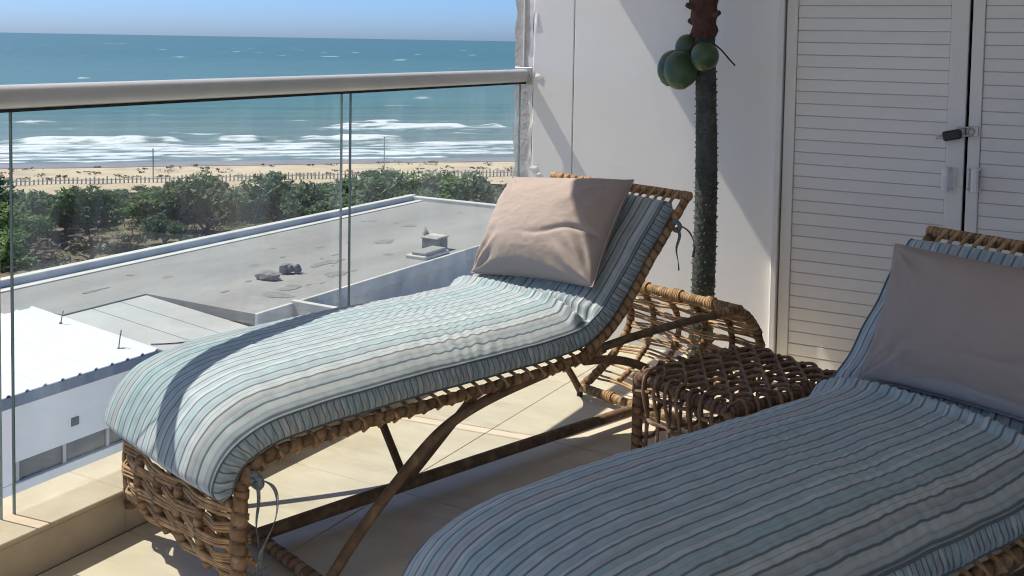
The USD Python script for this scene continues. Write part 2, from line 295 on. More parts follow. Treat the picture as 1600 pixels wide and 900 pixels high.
def handle(parent, x, z, side):
    h = obj('handle', cat([bbox(x - 0.013, x + 0.013, YW - 0.058, YW - 0.032, z - 0.048, z + 0.048, 0.007)]), m_handle, parent, 30)
    obj('mount', cat([bbox(x - 0.004 + side * 0.020, x + 0.004 + side * 0.034, YW - 0.018, YW - 0.0125, z - 0.046, z + 0.046, 0.003),
                      bbox(x - 0.008 , x + 0.008 + 0.012 , YW - 0.034, YW - 0.012, z + 0.034, z + 0.046, 0.003),
                      bbox(x - 0.008 , x + 0.008 + 0.012, YW - 0.034, YW - 0.012, z - 0.046, z - 0.034, 0.003)]), m_handle, h)
    for s in (-1, 1):
        c = trimesh.creation.cylinder(0.0045, 0.004, sections=12); c.apply_transform(trimesh.transformations.rotation_matrix(PI / 2, [1, 0, 0])); c.apply_translation([x + side * 0.027, YW - 0.0195, z + s * 0.038])
        obj('screw', c, m_steel, h)
handle(d1, 1.885, 0.862, 1); handle(d2, 1.990, 0.866, -1)
# padlock through the two rings
pl = thing('padlock', 'black padlock on a steel hasp ring across the gap between the doors', 'padlock', (1.945, YW - 0.040, 1.046), 0)
bd = bbox(-0.034, 0.034, -0.012, 0.012, -0.019, 0.019, 0.006); bd.apply_transform(trimesh.transformations.rotation_matrix(math.radians(-14), [0, 1, 0])); bd.apply_translation([-0.042, 0, -0.012])
obj('body', bd, m_black, pl)
cyl = trimesh.creation.cylinder(0.005, 0.030, sections=10); cyl.apply_transform(trimesh.transformations.rotation_matrix(PI / 2, [0, 1, 0])); cyl.apply_transform(trimesh.transformations.rotation_matrix(math.radians(-14), [0, 1, 0])); cyl.apply_translation([-0.085, 0, -0.023])
obj('key', cyl, m_steel, pl)
a = np.linspace(-PI * .5, PI * .5, 14)
sh = np.array([[-0.012, 0, -0.016]] + [[0.012 + 0.020 * math.cos(q), 0.0, 0.004 + 0.016 * math.sin(q)] for q in a] + [[-0.012, 0, 0.016]])
obj('shackle', tube(sh, 0.0038, 8), m_steel, pl, 40)
a = np.linspace(0, 2 * PI, 26)
obj('ring', tube(np.array([[0.016 + 0.004 * math.cos(q), 0.018 * math.cos(q) + 0.01, 0.018 * math.sin(q) + 0.004] for q in a]), 0.0035, 8), m_steel, pl, 40)
obj('hasp_plate', bbox(0.012, 0.048, 0.0205, 0.0265, -0.014, 0.024, 0.002), m_steel, pl)
obj('hasp_plate', bbox(-0.03, -0.004, 0.0205, 0.0265, -0.012, 0.02, 0.002), m_steel, pl)

# ================================================================ LOUNGERS (local frame: x across, y from foot to head, z up)
HW = 0.309
def bulge_head(z):      # how far out the head basket stands at a height
    return np.interp(z, [0.03, 0.10, 0.18, 0.26, 0.33, 0.39, 0.44], [1.835, 1.99, 2.085, 2.125, 2.11, 2.06, 1.98])
def bulge_foot(z):
    return np.interp(z, [0.09, 0.14, 0.20, 0.27, 0.33], [0.060, 0.036, 0.026, 0.034, 0.056])
def basket(root, prof, zrows, ups, seed, r_up=0.0115, sgn=1, amp=0.0105, y_end=None, wd=HW):
    """uprights and paired canes that weave in front of and behind them"""
    rng = np.random.default_rng(seed); z0, z1 = zrows[0], zrows[-1]
    for u in ups:
        zz = np.linspace(z0 - 0.005, z1, 16)
        obj('upright', wrapped(np.stack([np.full(16, u), prof(zz), zz], 1), r_up, 0.022, 0.22, 7, seed=int(rng.integers(1e6))), m_bound, root, 40)
    xs_ = np.linspace(-wd, wd, 60); step = (ups[1] - ups[0]); we = np.clip((np.abs(xs_) - (HW - .05)) / .045, 0, 1)
    for k, z in enumerate(zrows):
        for q, dz in enumerate((-0.0088, 0.0, 0.0088)):
            off = amp * np.sin(PI * (xs_ - ups[0]) / step + PI * (k % 2) + PI / 2) * sgn
            wob = 0.004 * (meshkit.fbm(np.stack([xs_ * 7, xs_ * 0 + k * 3.3 + q, xs_ * 0 + seed], 1), 3) - 0.5) * 2
            zz = z + dz + wob * 1.4 + 0.006 * np.sin(xs_ * 9 + k)
            obj('cane', tube(np.stack([xs_, (prof(zz) + off + wob * .4) * (1 - we) + (prof(zz) if y_end is None else y_end) * we, zz], 1), 0.0043 + rng.uniform(-.0006, .0006), 6), m_cane, root, 50)

def make_lounger(name, label, loc, rot):
    L = thing(name, label, 'sun lounger', loc, rot)
    for s in (-1, 1):
        x = s * HW
        obj('side_rail', wrapped([[x, .066, .30], [x, .075, .345], [x, .105, .375], [x, .17, .392], [x, .30, .400], [x, .55, .403], [x, .85, .405], [x, 1.10, .411], [x, 1.285, .430]], 0.0145, 0.034, 0.24, 9, seed=3 + s), m_bound, L, 50)
        obj('foot_post', wrapped([[x, .068, .325], [x, .060, .25], [x, .060, .15], [x, .066, .075]], 0.0180, 0.033, 0.24, 10, seed=13 + s), m_bound, L, 50)
        obj('arm_rail', smoothrod([[x, 1.20, .428], [x, 1.40, .440], [x, 1.65, .444], [x, 1.88, .440]], 0.0135, 30, 8), m_bar, L, True)
        zz = np.array([.435, .405, .36, .31, .26, .20, .14, .08, .03])
        obj('basket_edge', wrapped(np.vstack([[x, 1.84, .443], [x, 1.94, .440], np.stack([np.full(9, x), bulge_head(zz) - 0.004, zz], 1)]), 0.0165, 0.026, 0.26, 9, seed=23 + s), m_bound, L, 50)
        obj('foot_glide', trimesh.creation.cylinder(0.012, 0.022, sections=12, transform=trimesh.transformations.translation_matrix([x, 1.833, 0.011])), m_rubber, L, 40)
        obj('back_rail', wrapped([[x, 1.20, .430], [x, 1.30, .475], [x, 1.458, .632], [x, 1.58, .764], [x, 1.675, .862]], 0.0145, 0.03, 0.18, 9, seed=33 + s), m_bound, L, 50)
        obj('leg_arc', smoothrod([[x, 1.04, .402], [x, .92, .388], [x, .78, .365], [x, .66, .326], [x, .56, .262], [x, .47, .19], [x, .375, .105], [x, .295, .016]], 0.0145, 50, 9), m_bar, L, True)
        obj('rear_arc', smoothrod([[x, 1.20, .406], [x, 1.30, .392], [x, 1.40, .365], [x, 1.52, .310], [x, 1.65, .225], [x, 1.76, .125], [x, 1.832, .022]], 0.0135, 44, 9), m_bar, L, True)
        obj('strut', smoothrod([[x, .775, .40], [0, .77, .048]], 0.0125, 4, 9), m_bar, L, True)
    obj('stretcher', smoothrod([[0, .285, .040], [0, 1.0, .044], [0, 1.832, .040]], 0.0185, 20, 10), m_bar, L, True)
    obj('foot_crossbar', wrapped([[-HW, .292, .022], [HW, .292, .022]], 0.0165, 0.03, 0.12, 9), m_bound, L, 50)
    obj('head_crossbar', wrapped([[-HW, 1.833, .036], [HW, 1.833, .036]], 0.0175, 0.022, 0.07, 9), m_cane, L, 50)
    obj('head_rail', wrapped([[-HW - .005, 1.985, .436], [HW + .005, 1.985, .436]], 0.0185, 0.011, 0.08, 10), m_cane, L, 50)
    obj('foot_rail', wrapped([[-HW, .054, .292], [0, .040, .290], [HW, .054, .292]], 0.0135, 0.03, 0.12, 8), m_bound, L, 50)
    for x in (-.14, .02, .17):
        a = np.linspace(0, 10 * PI, 120)
        obj('binding', tube(np.stack([x + a / (10 * PI) * .035, 1.985 + .021 * np.cos(a), .436 + .021 * np.sin(a)], 1), 0.0042, 5), m_cane, L, 50)
        obj('binding', tube(np.stack([x - .03 + a / (10 * PI) * .035, 1.833 + .020 * np.cos(a), .036 + .020 * np.sin(a)], 1), 0.0040, 5), m_cane, L, 50)
    # seat bed of canes, each end turned round the side rail
    rng = np.random.default_rng(5)
    for k, y in enumerate(np.arange(0.11, 1.27, 0.0475)):
        zc = float(np.interp(y, [.07, .105, .17, .30, 1.10, 1.28], [.335, .375, .392, .400, .411, .430])); e = rng.uniform(-.006, .006)
        obj('seat_cane', tube(np.array([[-HW + .006, y + .012, zc - .021], [-HW - .019, y + .008, zc - .004], [-HW, y, zc + .014], [-HW + .05, y + e, zc + .022], [0, y + e, zc + .014], [HW - .05, y + e, zc + .022], [HW, y, zc + .014], [HW + .019, y + .008, zc - .004], [HW - .006, y + .012, zc - .021]]), 0.0055, 6), m_bound, L, 50)
    # ladder top of the back: two bars and slanting loops
    bt = np.array([1.675, .866]); bl = np.array([1.630, .816])
    obj('back_top_bar', wrapped([[-HW - .012, bt[0], bt[1]], [HW + .012, bt[0], bt[1]]], 0.0155, 0.012, 0.10, 9, seed=2), m_cane, L, 50)
    obj('back_lower_bar', smoothrod([[-HW, bl[0], bl[1]], [HW, bl[0], bl[1]]], 0.008, 4, 8), m_cane, L, True)
    for x in np.arange(-HW + .03, HW - .01, 0.034):
        obj('loop', tube(np.array([[x, bl[0] - .008, bl[1] + .004], [x + .010, (bt[0] + bl[0]) / 2 - .014, (bt[1] + bl[1]) / 2 + .014], [x + .020, bt[0] - .008, bt[1] + .014]]), 0.0055, 6), m_cane, L, 50)
    for x in np.arange(-HW + .06, HW - .01, 0.055):
        obj('back_cane', tube(np.array([[x, bl[0], bl[1] - .006], [x, 1.45, .612], [x, 1.30, .458]]), 0.0055, 6), m_bound, L, 50)
    for q in (.5, .62, .74):
        y = np.interp(q, [.475, .632, .764, .862], [1.30, 1.458, 1.58, 1.675]); obj('back_cane', tube(np.array([[-HW, y, q], [HW, y, q]]), 0.006, 6), m_bound, L, 50)
    basket(L, bulge_head, [.075, .115, .155, .195, .235, .275, .315, .350, .385, .412], [-.19, -.065, .06, .185], 5, 0.0115)
    basket(L, bulge_foot, [.104, .136, .168, .200, .232, .264], [-.17, -.055, .06, .175], 8, 0.0125, -1, 0.0075, .060)
    basket(L, lambda z: bulge_foot(z) + .075, [.10, .145, .19, .235], [-.12, .0, .12], 18, 0.010, -1, 0.006, None, HW - .035)
    return L
def frame_at(deg, s0, t0):
    a = math.radians(deg); ax = np.array([math.sin(a), math.cos(a), 0]); pp = np.array([math.cos(a), -math.sin(a), 0])
    return s0 * ax + t0 * pp
P1, R1 = frame_at(18.2, 1.845, -0.175), -18.2
P2, R2 = frame_at(24.2, 1.945, 0.895), -24.2
lounger = make_lounger('sun_lounger', 'wicker sun lounger by the glass, its seat and headrest top partly in sunshine', P1, R1)
thing('sun_lounger', 'wicker sun lounger in full shade in front of the boarded doors', 'sun lounger', P2, R2, ref=lounger)

# ---- striped cushions: a sweep along the lounger with a boxed, gathered edge
CPATH = [[.018, .312], [.026, .350], [.055, .396], [.115, .430], [.22, .448], [.40, .457], [.65, .462], [.95, .463], [1.12, .470], [1.23, .490], [1.315, .545], [1.43, .668], [1.53, .778], [1.595, .848]]
def make_cushion(label, loc, rot, seed, pucker):
    C = thing('striped_cushion', label, 'cushion', loc, rot)
    hw = 0.305; path, s = resample(spline(CPATH, 600), 0.0052); N = len(path); Ltot = s[-1]
    tg = np.gradient(path, axis=0); tg /= np.linalg.norm(tg, axis=1, keepdims=True); nm = np.stack([-tg[:, 1], tg[:, 0]], 1)
    from scipy.ndimage import gaussian_filter1d
    nm = gaussian_filter1d(nm, 6, axis=0, mode='nearest'); nm /= np.linalg.norm(nm, axis=1, keepdims=True)
    yb = path[:, 0]
    ht = np.interp(yb, [0, 1.10, 1.22, 1.30, 1.62], [.027, .027, .027, .028, .028])
    d0 = .028; e = np.clip(np.minimum(s, Ltot - s) / d0, 0, 1); ht = ht * np.sqrt(np.maximum(1 - (1 - e) ** 2, 0.0)) + 0.0004
    MT = 120; t = np.linspace(-1, 1, MT); T = t * hw
    S, TT = np.meshgrid(s, T, indexing='ij'); Y = np.repeat(yb[:, None], MT, 1)
    rel = TT / hw
    crown = 0.072 * (1 - np.abs(rel) ** 4.6) * np.interp(Y, [0, .08, 1.15, 1.30], [.62, 1, 1, .45]) * np.clip(e, 0, 1)[:, None]
    P3 = lambda a, b, c: np.stack([S * a, TT * b, np.full_like(S, c)], -1); vn_ = lambda a, b, c: meshkit.noise(P3(6, 8, c + 60))
    wnd = np.exp(-((Y - .80) / .25) ** 2) * np.clip(1.1 * vn_(S, TT, seed) + .15, 0, 1.0); wsh = np.exp(-((Y - 1.33) / .12) ** 2)
    ph = 2 * PI * S / .036 + 5.0 * meshkit.fbm(P3(5, 9, seed), 3) + 1.6 * np.sin(TT * 34 + 7 * meshkit.noise(P3(4, 2, seed + 3)))
    puck = (0.0003 + pucker * wnd * (0.45 + 0.9 * meshkit.noise(P3(7, 9, seed + 8)))) * np.sin(ph)
    soft = 0.010 * (meshkit.fbm(P3(6, 7, seed + 20), 3) - .5) + 0.0045 * (meshkit.fbm(P3(28, 12, seed + 30), 3) - .5)
    crease = 0.026 * np.exp(-((Y - 1.195 + .012 * np.sin(TT * 9 + seed)) / .026) ** 2) - 0.028 * np.exp(-((Y - 1.252) / .018) ** 2)
    gather = 0.0032 * (np.exp(-((Y - 1.22) / .05) ** 2) + .8 * np.exp(-((Y - 1.30) / .04) ** 2)) * np.sin(2 * PI * TT / .024 + 5 * meshkit.noise(P3(12, 20, seed + 5)))
    edge = np.clip((1 - np.abs(rel)) / .06, 0, 1)
    endf = np.clip(np.minimum(S, Ltot - S) / .06, 0, 1)
    off = ht[:, None] + crown + (puck + soft * .8 + crease + gather) * edge * endf
    hwv = hw + .0010 * np.sin(s * 40 + seed) + .004 * (meshkit.noise(np.stack([s * 12, s * 0, s * 0 + seed], 1)) - .5)
    side = 0.006 * (meshkit.noise(np.stack([s * 9, s * 0 + 4, s * 0 + seed], 1)) - .5)
    def place(x, offs): return np.stack([x, path[:, 0][:, None] + nm[:, 0][:, None] * offs, path[:, 1][:, None] + nm[:, 1][:, None] * offs], -1)
    X = rel * hwv[:, None] + (side * 0)[:, None]
    def grid(V, U, flip=False):
        n_, m_ = V.shape[:2]; i, j = np.meshgrid(np.arange(n_ - 1), np.arange(m_ - 1), indexing='ij'); q = np.stack([i * m_ + j, i * m_ + j + 1, (i + 1) * m_ + j + 1, (i + 1) * m_ + j], -1).reshape(-1, 4)
        if flip: q = q[:, ::-1]
        return V.reshape(-1, 3), q, U.reshape(-1, 2)
    ustr = (rel + 1) / 2 + 0.0
    # stripes wander a little where the cloth is gathered
    ustr = ustr + (0.0032 * wnd * np.sin(ph * .5 + 1.0) * min(1, pucker / .002) + 0.003 * (meshkit.fbm(P3(9, 4, seed + 40), 3) - .5)) * edge
    V, q, U = grid(place(X, off), np.stack([ustr, S], -1)); obj('top_cloth', (V, q), m_cloth, C, True, U)
    V, q, U = grid(place(X, -ht[:, None] * np.ones_like(off)), np.stack([ustr, S], -1), True); obj('under_cloth', (V, q), m_cloth, C, True, U)
    # boxed sides
    K = 12; kk = np.linspace(1, -1, K)
    for sd in (-1, 1):
        ruf = .0026 * np.sin(2 * PI * s / .021 + 4 * meshkit.noise(np.stack([s * 18, s * 0, s * 0 + seed + sd], 1))) + .0010 * np.sin(2 * PI * s / .047 + 1.3)
        xo = sd * (hwv[:, None] + (.010 + ruf[:, None]) * (1 - kk[None] ** 2) ** .6)
        V = place(xo, ht[:, None] * kk[None]); U = np.stack([np.repeat((s * 2.5 + 0.3)[:, None], K, 1) + .012 * np.sin(kk * 2)[None], np.repeat(kk[None], N, 0)], -1)
        V, q, U = grid(V, U, sd > 0); obj('side_band', (V, q[:, ::-1]), m_cloth, C, True, U)
        for lv in (1, -1):
            pt = place(np.array(sd * (hwv + .001))[:, None], (ht * lv)[:, None])[:, 0]
            tb = tube(pt[::2], 0.0032, 6); obj('piping', tb, m_cloth, C, True, np.repeat(np.stack([s[::2] * 0 + DARK_U, s[::2] * 0], 1), 6, 0).tolist() + [[DARK_U, 0], [DARK_U, 0]])
    return C
def ribbon(pts, w, twist=0.0, thick=.0012, n=30):
    p = spline(pts, n); t = np.gradient(p, axis=0); t /= np.linalg.norm(t, axis=1, keepdims=True)
    a = np.linspace(0, twist, n); ref = np.array([1.0, .3, 0]); A = ref - t * (t @ ref)[:, None]; A /= np.linalg.norm(A, axis=1, keepdims=True); B = np.cross(t, A)
    W = np.cos(a)[:, None] * A + np.sin(a)[:, None] * B; Nn = np.cross(t, W)
    V = np.stack([p - W * w / 2 - Nn * thick, p + W * w / 2 - Nn * thick, p + W * w / 2 + Nn * thick, p - W * w / 2 + Nn * thick], 1).reshape(-1, 3)
    F = [[i * 4 + q, i * 4 + (q + 1) % 4, (i + 1) * 4 + (q + 1) % 4, (i + 1) * 4 + q] for i in range(n - 1) for q in range(4)] + [[0, 3, 2, 1], [4 * n - 4, 4 * n - 3, 4 * n - 2, 4 * n - 1]]
    return (V, np.array(F))
def ties(C):
    x = .318
    k = np.array([[x - .01, .085, .352], [x + .012, .09, .362], [x + .022, .10, .345], [x + .01, .10, .328], [x - .002, .09, .338], [x + .01, .086, .352]])
    obj('knot', tube(spline(k, 30), 0.0075, 7), m_tie, C, True)
    obj('tie', ribbon([[x + .012, .095, .345], [x + .022, .094, .30], [x + .028, .085, .25], [x + .045, .085, .20], [x + .05, .085, .175]], .012, 1.2), m_tie, C, True)
    obj('tie', ribbon([[x + .014, .10, .348], [x + .045, .118, .335], [x + .075, .112, .30], [x + .078, .10, .262], [x + .06, .085, .21], [x + .05, .082, .178], [x + .058, .078, .15], [x + .088, .072, .125]], .012, 2.2, n=50), m_tie, C, True)
    k = np.array([[x - .012, 1.585, .775], [x + .006, 1.60, .79], [x + .016, 1.61, .775], [x + .004, 1.61, .76], [x - .006, 1.60, .77]])
    obj('knot', tube(spline(k, 30), 0.0075, 7), m_tie, C, True)
    obj('tie', ribbon([[x + .006, 1.61, .772], [x + .006, 1.622, .74], [x - .004, 1.62, .70], [x + .004, 1.62, .66], [x + .012, 1.615, .63]], .011, 1.5), m_tie, C, True)
    obj('tie', ribbon([[x + .010, 1.612, .778], [x + .028, 1.635, .762], [x + .044, 1.645, .73], [x + .046, 1.648, .70], [x + .044, 1.646, .675]], .011, 1.9), m_tie, C, True)
c1 = make_cushion('sunlit blue striped cushion crossed by the shadow of the handrail', P1, R1, 3, .0023)
c2 = make_cushion('shaded blue striped cushion on the lounger nearest the camera', P2, R2, 17, .0007)
ties(c1); ties(c2)

# ---- pillows
def make_pillow(label, loc, rot, w, h, th_, lean, seed, sag=0.0, roll=0.0):
    n = 110; u = np.linspace(-1, 1, n); U, Vv = np.meshgrid(u, u, indexing='ij')
    R_ = np.random.default_rng(seed)
    bow = 1 - .070 * (1 - np.abs(Vv) ** 2.2); bow2 = 1 - .075 * (1 - np.abs(U) ** 2.2)          # edges drawn in, corners pointed
    pinch = 1 - .018 * (np.abs(U) * np.abs(Vv)) ** 5
    X = U * w / 2 * bow * pinch; Z = Vv * h / 2 * bow2 * pinch
    dome = (np.maximum(1 - np.abs(U) ** 2.4, 0) * np.maximum(1 - np.abs(Vv) ** 2.4, 0)) ** .54
    rad = np.arctan2(Vv * h, U * w); er = np.maximum(np.abs(U), np.abs(Vv))
    # folds fan in from the corners
    fold = 0
    for cx_, cz_ in ((-1, -1), (1, -1), (-1, 1), (1, 1)):
        dx, dz = (U - cx_) * w / 2, (Vv - cz_) * h / 2; ang = np.arctan2(dz, dx); dist = np.hypot(dx, dz)
        fold = fold + np.sin(ang * 13 + R_.uniform(0, 6) + 3 * meshkit.noise(np.stack([dx * 14, dz * 14, dx * 0 + seed], -1))) * np.exp(-((dist - .10) / .07) ** 2)
    wr = .0048 * fold + .0026 * (meshkit.fbm(np.stack([U * 9 + Vv * 3, Vv * 11, U * 0 + seed + 2], -1), 4) - .5) + .011 * (meshkit.fbm(np.stack([U * 2.2, Vv * 2.0, U * 0 + seed], -1), 4) - .5) + .010 * np.exp(-((Vv + .28 - .25 * (U - .5) + .05 * np.sin(U * 7)) / .05) ** 2) * np.clip((U + .2), 0, 1) * -1.0
    mask = np.clip((1 - er) / .12, 0, 1)
    front = -(th_ * .62 * dome + wr * mask * 1.15); back = th_ * .45 * dome
    Z = Z - sag * (1 - Vv ** 2) * .02
    F_, B_ = np.stack([X, front, Z], -1), np.stack([X, back, Z], -1)
    i, j = np.meshgrid(np.arange(n - 1), np.arange(n - 1), indexing='ij'); q = np.stack([i * n + j, (i + 1) * n + j, (i + 1) * n + j + 1, i * n + j + 1], -1).reshape(-1, 4)
    V = np.vstack([F_.reshape(-1, 3), B_.reshape(-1, 3)]); Q = np.vstack([q, q[:, ::-1] + n * n])
    m = trimesh.Trimesh(V, np.vstack([Q[:, [0, 1, 2]], Q[:, [0, 2, 3]]]), process=False); m.merge_vertices(digits_vertex=6)
    edge = np.vstack([np.stack([X[:, 0], X[:, 0] * 0, Z[:, 0]], 1), np.stack([X[-1, 1:], X[-1, 1:] * 0, Z[-1, 1:]], 1), np.stack([X[::-1, -1], X[:, -1] * 0, Z[::-1, -1]], 1)[1:], np.stack([X[0, ::-1], X[0] * 0, Z[0, ::-1]], 1)[1:]])
    T_ = trimesh.transformations.concatenate_matrices(trimesh.transformations.rotation_matrix(-math.radians(lean), [1, 0, 0]), trimesh.transformations.rotation_matrix(math.radians(roll), [0, 1, 0]))
    m.apply_transform(T_); seam = tube(edge, .0030, 6); seam.apply_transform(T_)
    P_ = thing('pillow', label, 'pillow', loc, rot)
    obj('cover', m, m_pillow, P_, True); obj('seam', seam, m_pillow, P_, True)
    return P_
def local(Pw, deg, x, y, z):
    a = math.radians(deg); c, s = math.cos(a), math.sin(a); return (Pw[0] + c * x - s * y, Pw[1] + s * x + c * y, z)
make_pillow('beige pillow half in sun, leaning on the back of the lounger by the glass', local(P1, R1, -.016, 1.365, .747), R1, .55, .39, .195, 36, 4, roll=-6.0)
make_pillow('grey beige pillow in shade on the lounger nearest the camera', local(P2, R2, .090, 1.300, .728), R2, .62, .345, .150, 24, 11, roll=-1.0)

# ---- side table
def make_table():
    T = thing('side_table', 'low dark brown wicker side table between the two loungers', 'table', (1.487, 3.07, 0), -25.0)
    hx, hy, H = .185, .235, .372
    for sx in (-1, 1):
        for sy in (-1, 1):
            obj('leg', wrapped([[sx * hx, sy * hy, H - .01], [sx * hx, sy * hy, .005]], .0165, .03, .14, 9, seed=int(5 + sx + 3 * sy)), m_bound, T, 50)
    for sx in (-1, 1): obj('edge_bar', wrapped([[sx * hx, -hy, H - .012], [sx * hx, hy, H - .012]], .0165, .02, .08, 9), m_brown, T, 50)
    for sy in (-1, 1): obj('edge_bar', wrapped([[-hx, sy * hy, H - .012], [hx, sy * hy, H - .012]], .0165, .02, .08, 9), m_brown, T, 50)
    for k in range(3): obj('cross_bar', smoothrod([[-hx, -hy + .117 * (k + 1), H - .014], [hx, -hy + .117 * (k + 1), H - .014]], .009, 4, 8), m_brown, T, True)
    # net of curved canes on top: neighbouring canes swing towards one another and cross over
    nrow = 12; pitch = 2 * hy / nrow; lam = .088
    for k in range(nrow):
        x = np.linspace(-hx - .004, hx + .004, 130); ph = (x / lam + .5 * (k % 2)) % 1.0; arc = np.sin(PI * ph) ** .7
        y = -hy + .002 + pitch * k + (1.22 * pitch if k < nrow - 1 else .9 * pitch) * arc; z = H + .004 + .016 * arc + .0015 * np.sin(x * 41 + k)
        obj('top_cane', tube(np.stack([x, y, z], 1), .0052, 7), m_brown, T, 50)
    for k in range(9):
        x = -hx + 2 * hx * (k + .5) / 9; y = np.linspace(-hy, hy, 60)
        obj('top_cane', tube(np.stack([x + .005 * np.sin(y * 50 + k), y, H + .0035 + .004 * np.cos(y / pitch * PI + k * PI)], 1), .0048, 6), m_brown, T, 50)
    # hanging loops and rows on the four sides
    for sy in (-1, 1):
        for x in np.linspace(-hx, hx, 9)[1:-1]:
            obj('side_cane', tube(spline([[x, sy * (hy - .03), H + .004], [x, sy * (hy + .006), H + .012], [x, sy * (hy + .022), H - .02], [x + .004, sy * (hy + .012), H - .10], [x, sy * (hy + .010), .15], [x, sy * (hy + .008), .05]], 24), .0056, 6), m_brown, T, 50)
        for z in (.325, .245, .165, .09):
            xx = np.linspace(-hx, hx, 40); obj('side_cane', tube(np.stack([xx, sy * (hy + .012 + .009 * np.sin(xx / (2 * hx) * 8 * PI + z * 60)), z + .003 * np.sin(xx * 40)], 1), .0058, 6), m_brown, T, 50)
    for sx in (-1, 1):
        for y in np.linspace(-hy, hy, 11)[1:-1]:
            obj('side_cane', tube(spline([[sx * (hx - .03), y, H + .004], [sx * (hx + .006), y, H + .012], [sx * (hx + .022), y, H - .02], [sx * (hx + .012), y + .004, H - .10], [sx * (hx + .010), y, .15], [sx * (hx + .008), y, .05]], 24), .0056, 6), m_brown, T, 50)
        for z in (.325, .245, .165, .09):
            yy = np.linspace(-hy, hy, 40); obj('side_cane', tube(np.stack([np.full(40, 0) + sx * (hx + .012 + .009 * np.sin(yy / (2 * hy) * 10 * PI + z * 60)), yy, z + .003 * np.sin(yy * 40)], 1), .0058, 6), m_brown, T, 50)
make_table()

# ---- decorative palm with green coconuts
m_trunk = mottled('palm_bark', (0.036, 0.043, 0.036), (0.085, 0.09, 0.076), 16, 0.7, 0.6, 120, c2=(0.17, 0.17, 0.14), c2_at=(0.6, 0.78), spec=0.25)
m_scale = mottled('palm_scale', (0.055, 0.066, 0.052), (0.135, 0.142, 0.115), 40, 0.6, 0.3, 150, spec=0.3)
m_coco = mottled('green_husk', (0.03, 0.06, 0.028), (0.062, 0.105, 0.046), 8, 0.38, 0.10, 60, spec=0.45, c2=(0.11, 0.12, 0.055), c2_at=(0.55, 0.8))
m_tip = mottled('husk_tip', (0.16, 0.13, 0.06), (0.24, 0.19, 0.09), 60, 0.7)
m_fibre = mottled('brown_fibre', (0.055, 0.025, 0.02), (0.11, 0.05, 0.035), 30, 0.9, 0.8, 130, stretch=(1, 1, .3))
m_frond = M('frond', {'p': ('principled_bsdf', {'base_color': (0.045, 0.095, 0.03), 'roughness': 0.45}), 't': ('translucent_bsdf', {'color': (0.06, 0.13, 0.03)}), 'm': ('mix_closure', {'fac': 0.25})}, [('p.BSDF', 'm.closure1'), ('t.BSDF', 'm.closure2')], 'm.closure')
PX, PY = 1.003, 4.14
palm = thing('palm_tree', 'slender dark ringed palm trunk carrying green coconuts against the white wall', 'palm tree', (PX, PY, 0))
zz = np.linspace(0, 1.62, 330)
rr = np.interp(zz, [0, .3, .9, 1.25, 1.62], [.050, .0455, .041, .038, .040]) + .0028 * np.abs(np.sin(PI * (zz + .004 * np.sin(zz * 31)) / .0285)) ** .5 + .004 * (meshkit.fbm(np.stack([zz * 9, zz * 0, zz * 0], 1), 3) - .5)
px = lambda z: -.018 + .028 * np.sin(z * 1.7 + .3) - .012 * z
obj('trunk', tube(np.stack([px(zz), 0 * zz, zz], 1), rr, 22), m_trunk, palm, 40)
rng = np.random.default_rng(12); sc = []
for k in range(44):                              # stubs of old leaf scales in rings up the trunk
    z = .05 + k * .0285
    for q in range(13):
        a = q * 2 * PI / 13 + (k % 2) * .24 + rng.uniform(-.12, .12); r0 = np.interp(z, [0, .3, .9, 1.25], [.050, .0455, .041, .038]) - .002
        l = rng.uniform(.007, .014); h = rng.uniform(.010, .017); w = rng.uniform(.006, .010)
        d = np.array([math.cos(a), math.sin(a), 0]); s_ = np.array([-math.sin(a), math.cos(a), 0]); c = np.array([px(z), 0, z + rng.uniform(-.006, .006)]) + d * r0
        pts = np.array([c - s_ * w, c + s_ * w, c + np.array([0, 0, h]) - s_ * w * .3, c + np.array([0, 0, h]) + s_ * w * .3, c + d * l + np.array([0, 0, h * .75])])
        sc.append(trimesh.convex.convex_hull(pts))
so = obj('leaf_scales', cat(sc), m_scale, palm); tag(so, kind='stuff')
zz = np.linspace(1.385, 2.0, 60); fb = tube(np.stack([px(zz), 0 * zz, zz], 1), np.interp(zz, [1.385, 1.42, 1.6, 2.0], [.041, .052, .058, .045]) * (1 + .06 * np.sin(zz * 90)), 18)
fb.vertices[:] += (meshkit.fbm(fb.vertices * 30, 3)[:, None] - .5) * .018
obj('fibre_sheath', fb, m_fibre, palm, 50)
for k in range(4):
    a = [2.7, -.2, 3.9, .9][k]; c = np.array([px(1.45), 0, 1.455 + .03 * k]); d = np.array([math.cos(a), math.sin(a) * .8 - .35, .0])
    obj('leaf_stub', tube(np.array([c + d * .035, c + d * .058 + [0, 0, .002], c + d * .075 + [0, 0, .008]]), np.array([.016, .014, .010]), 7), m_fibre, palm, 40)
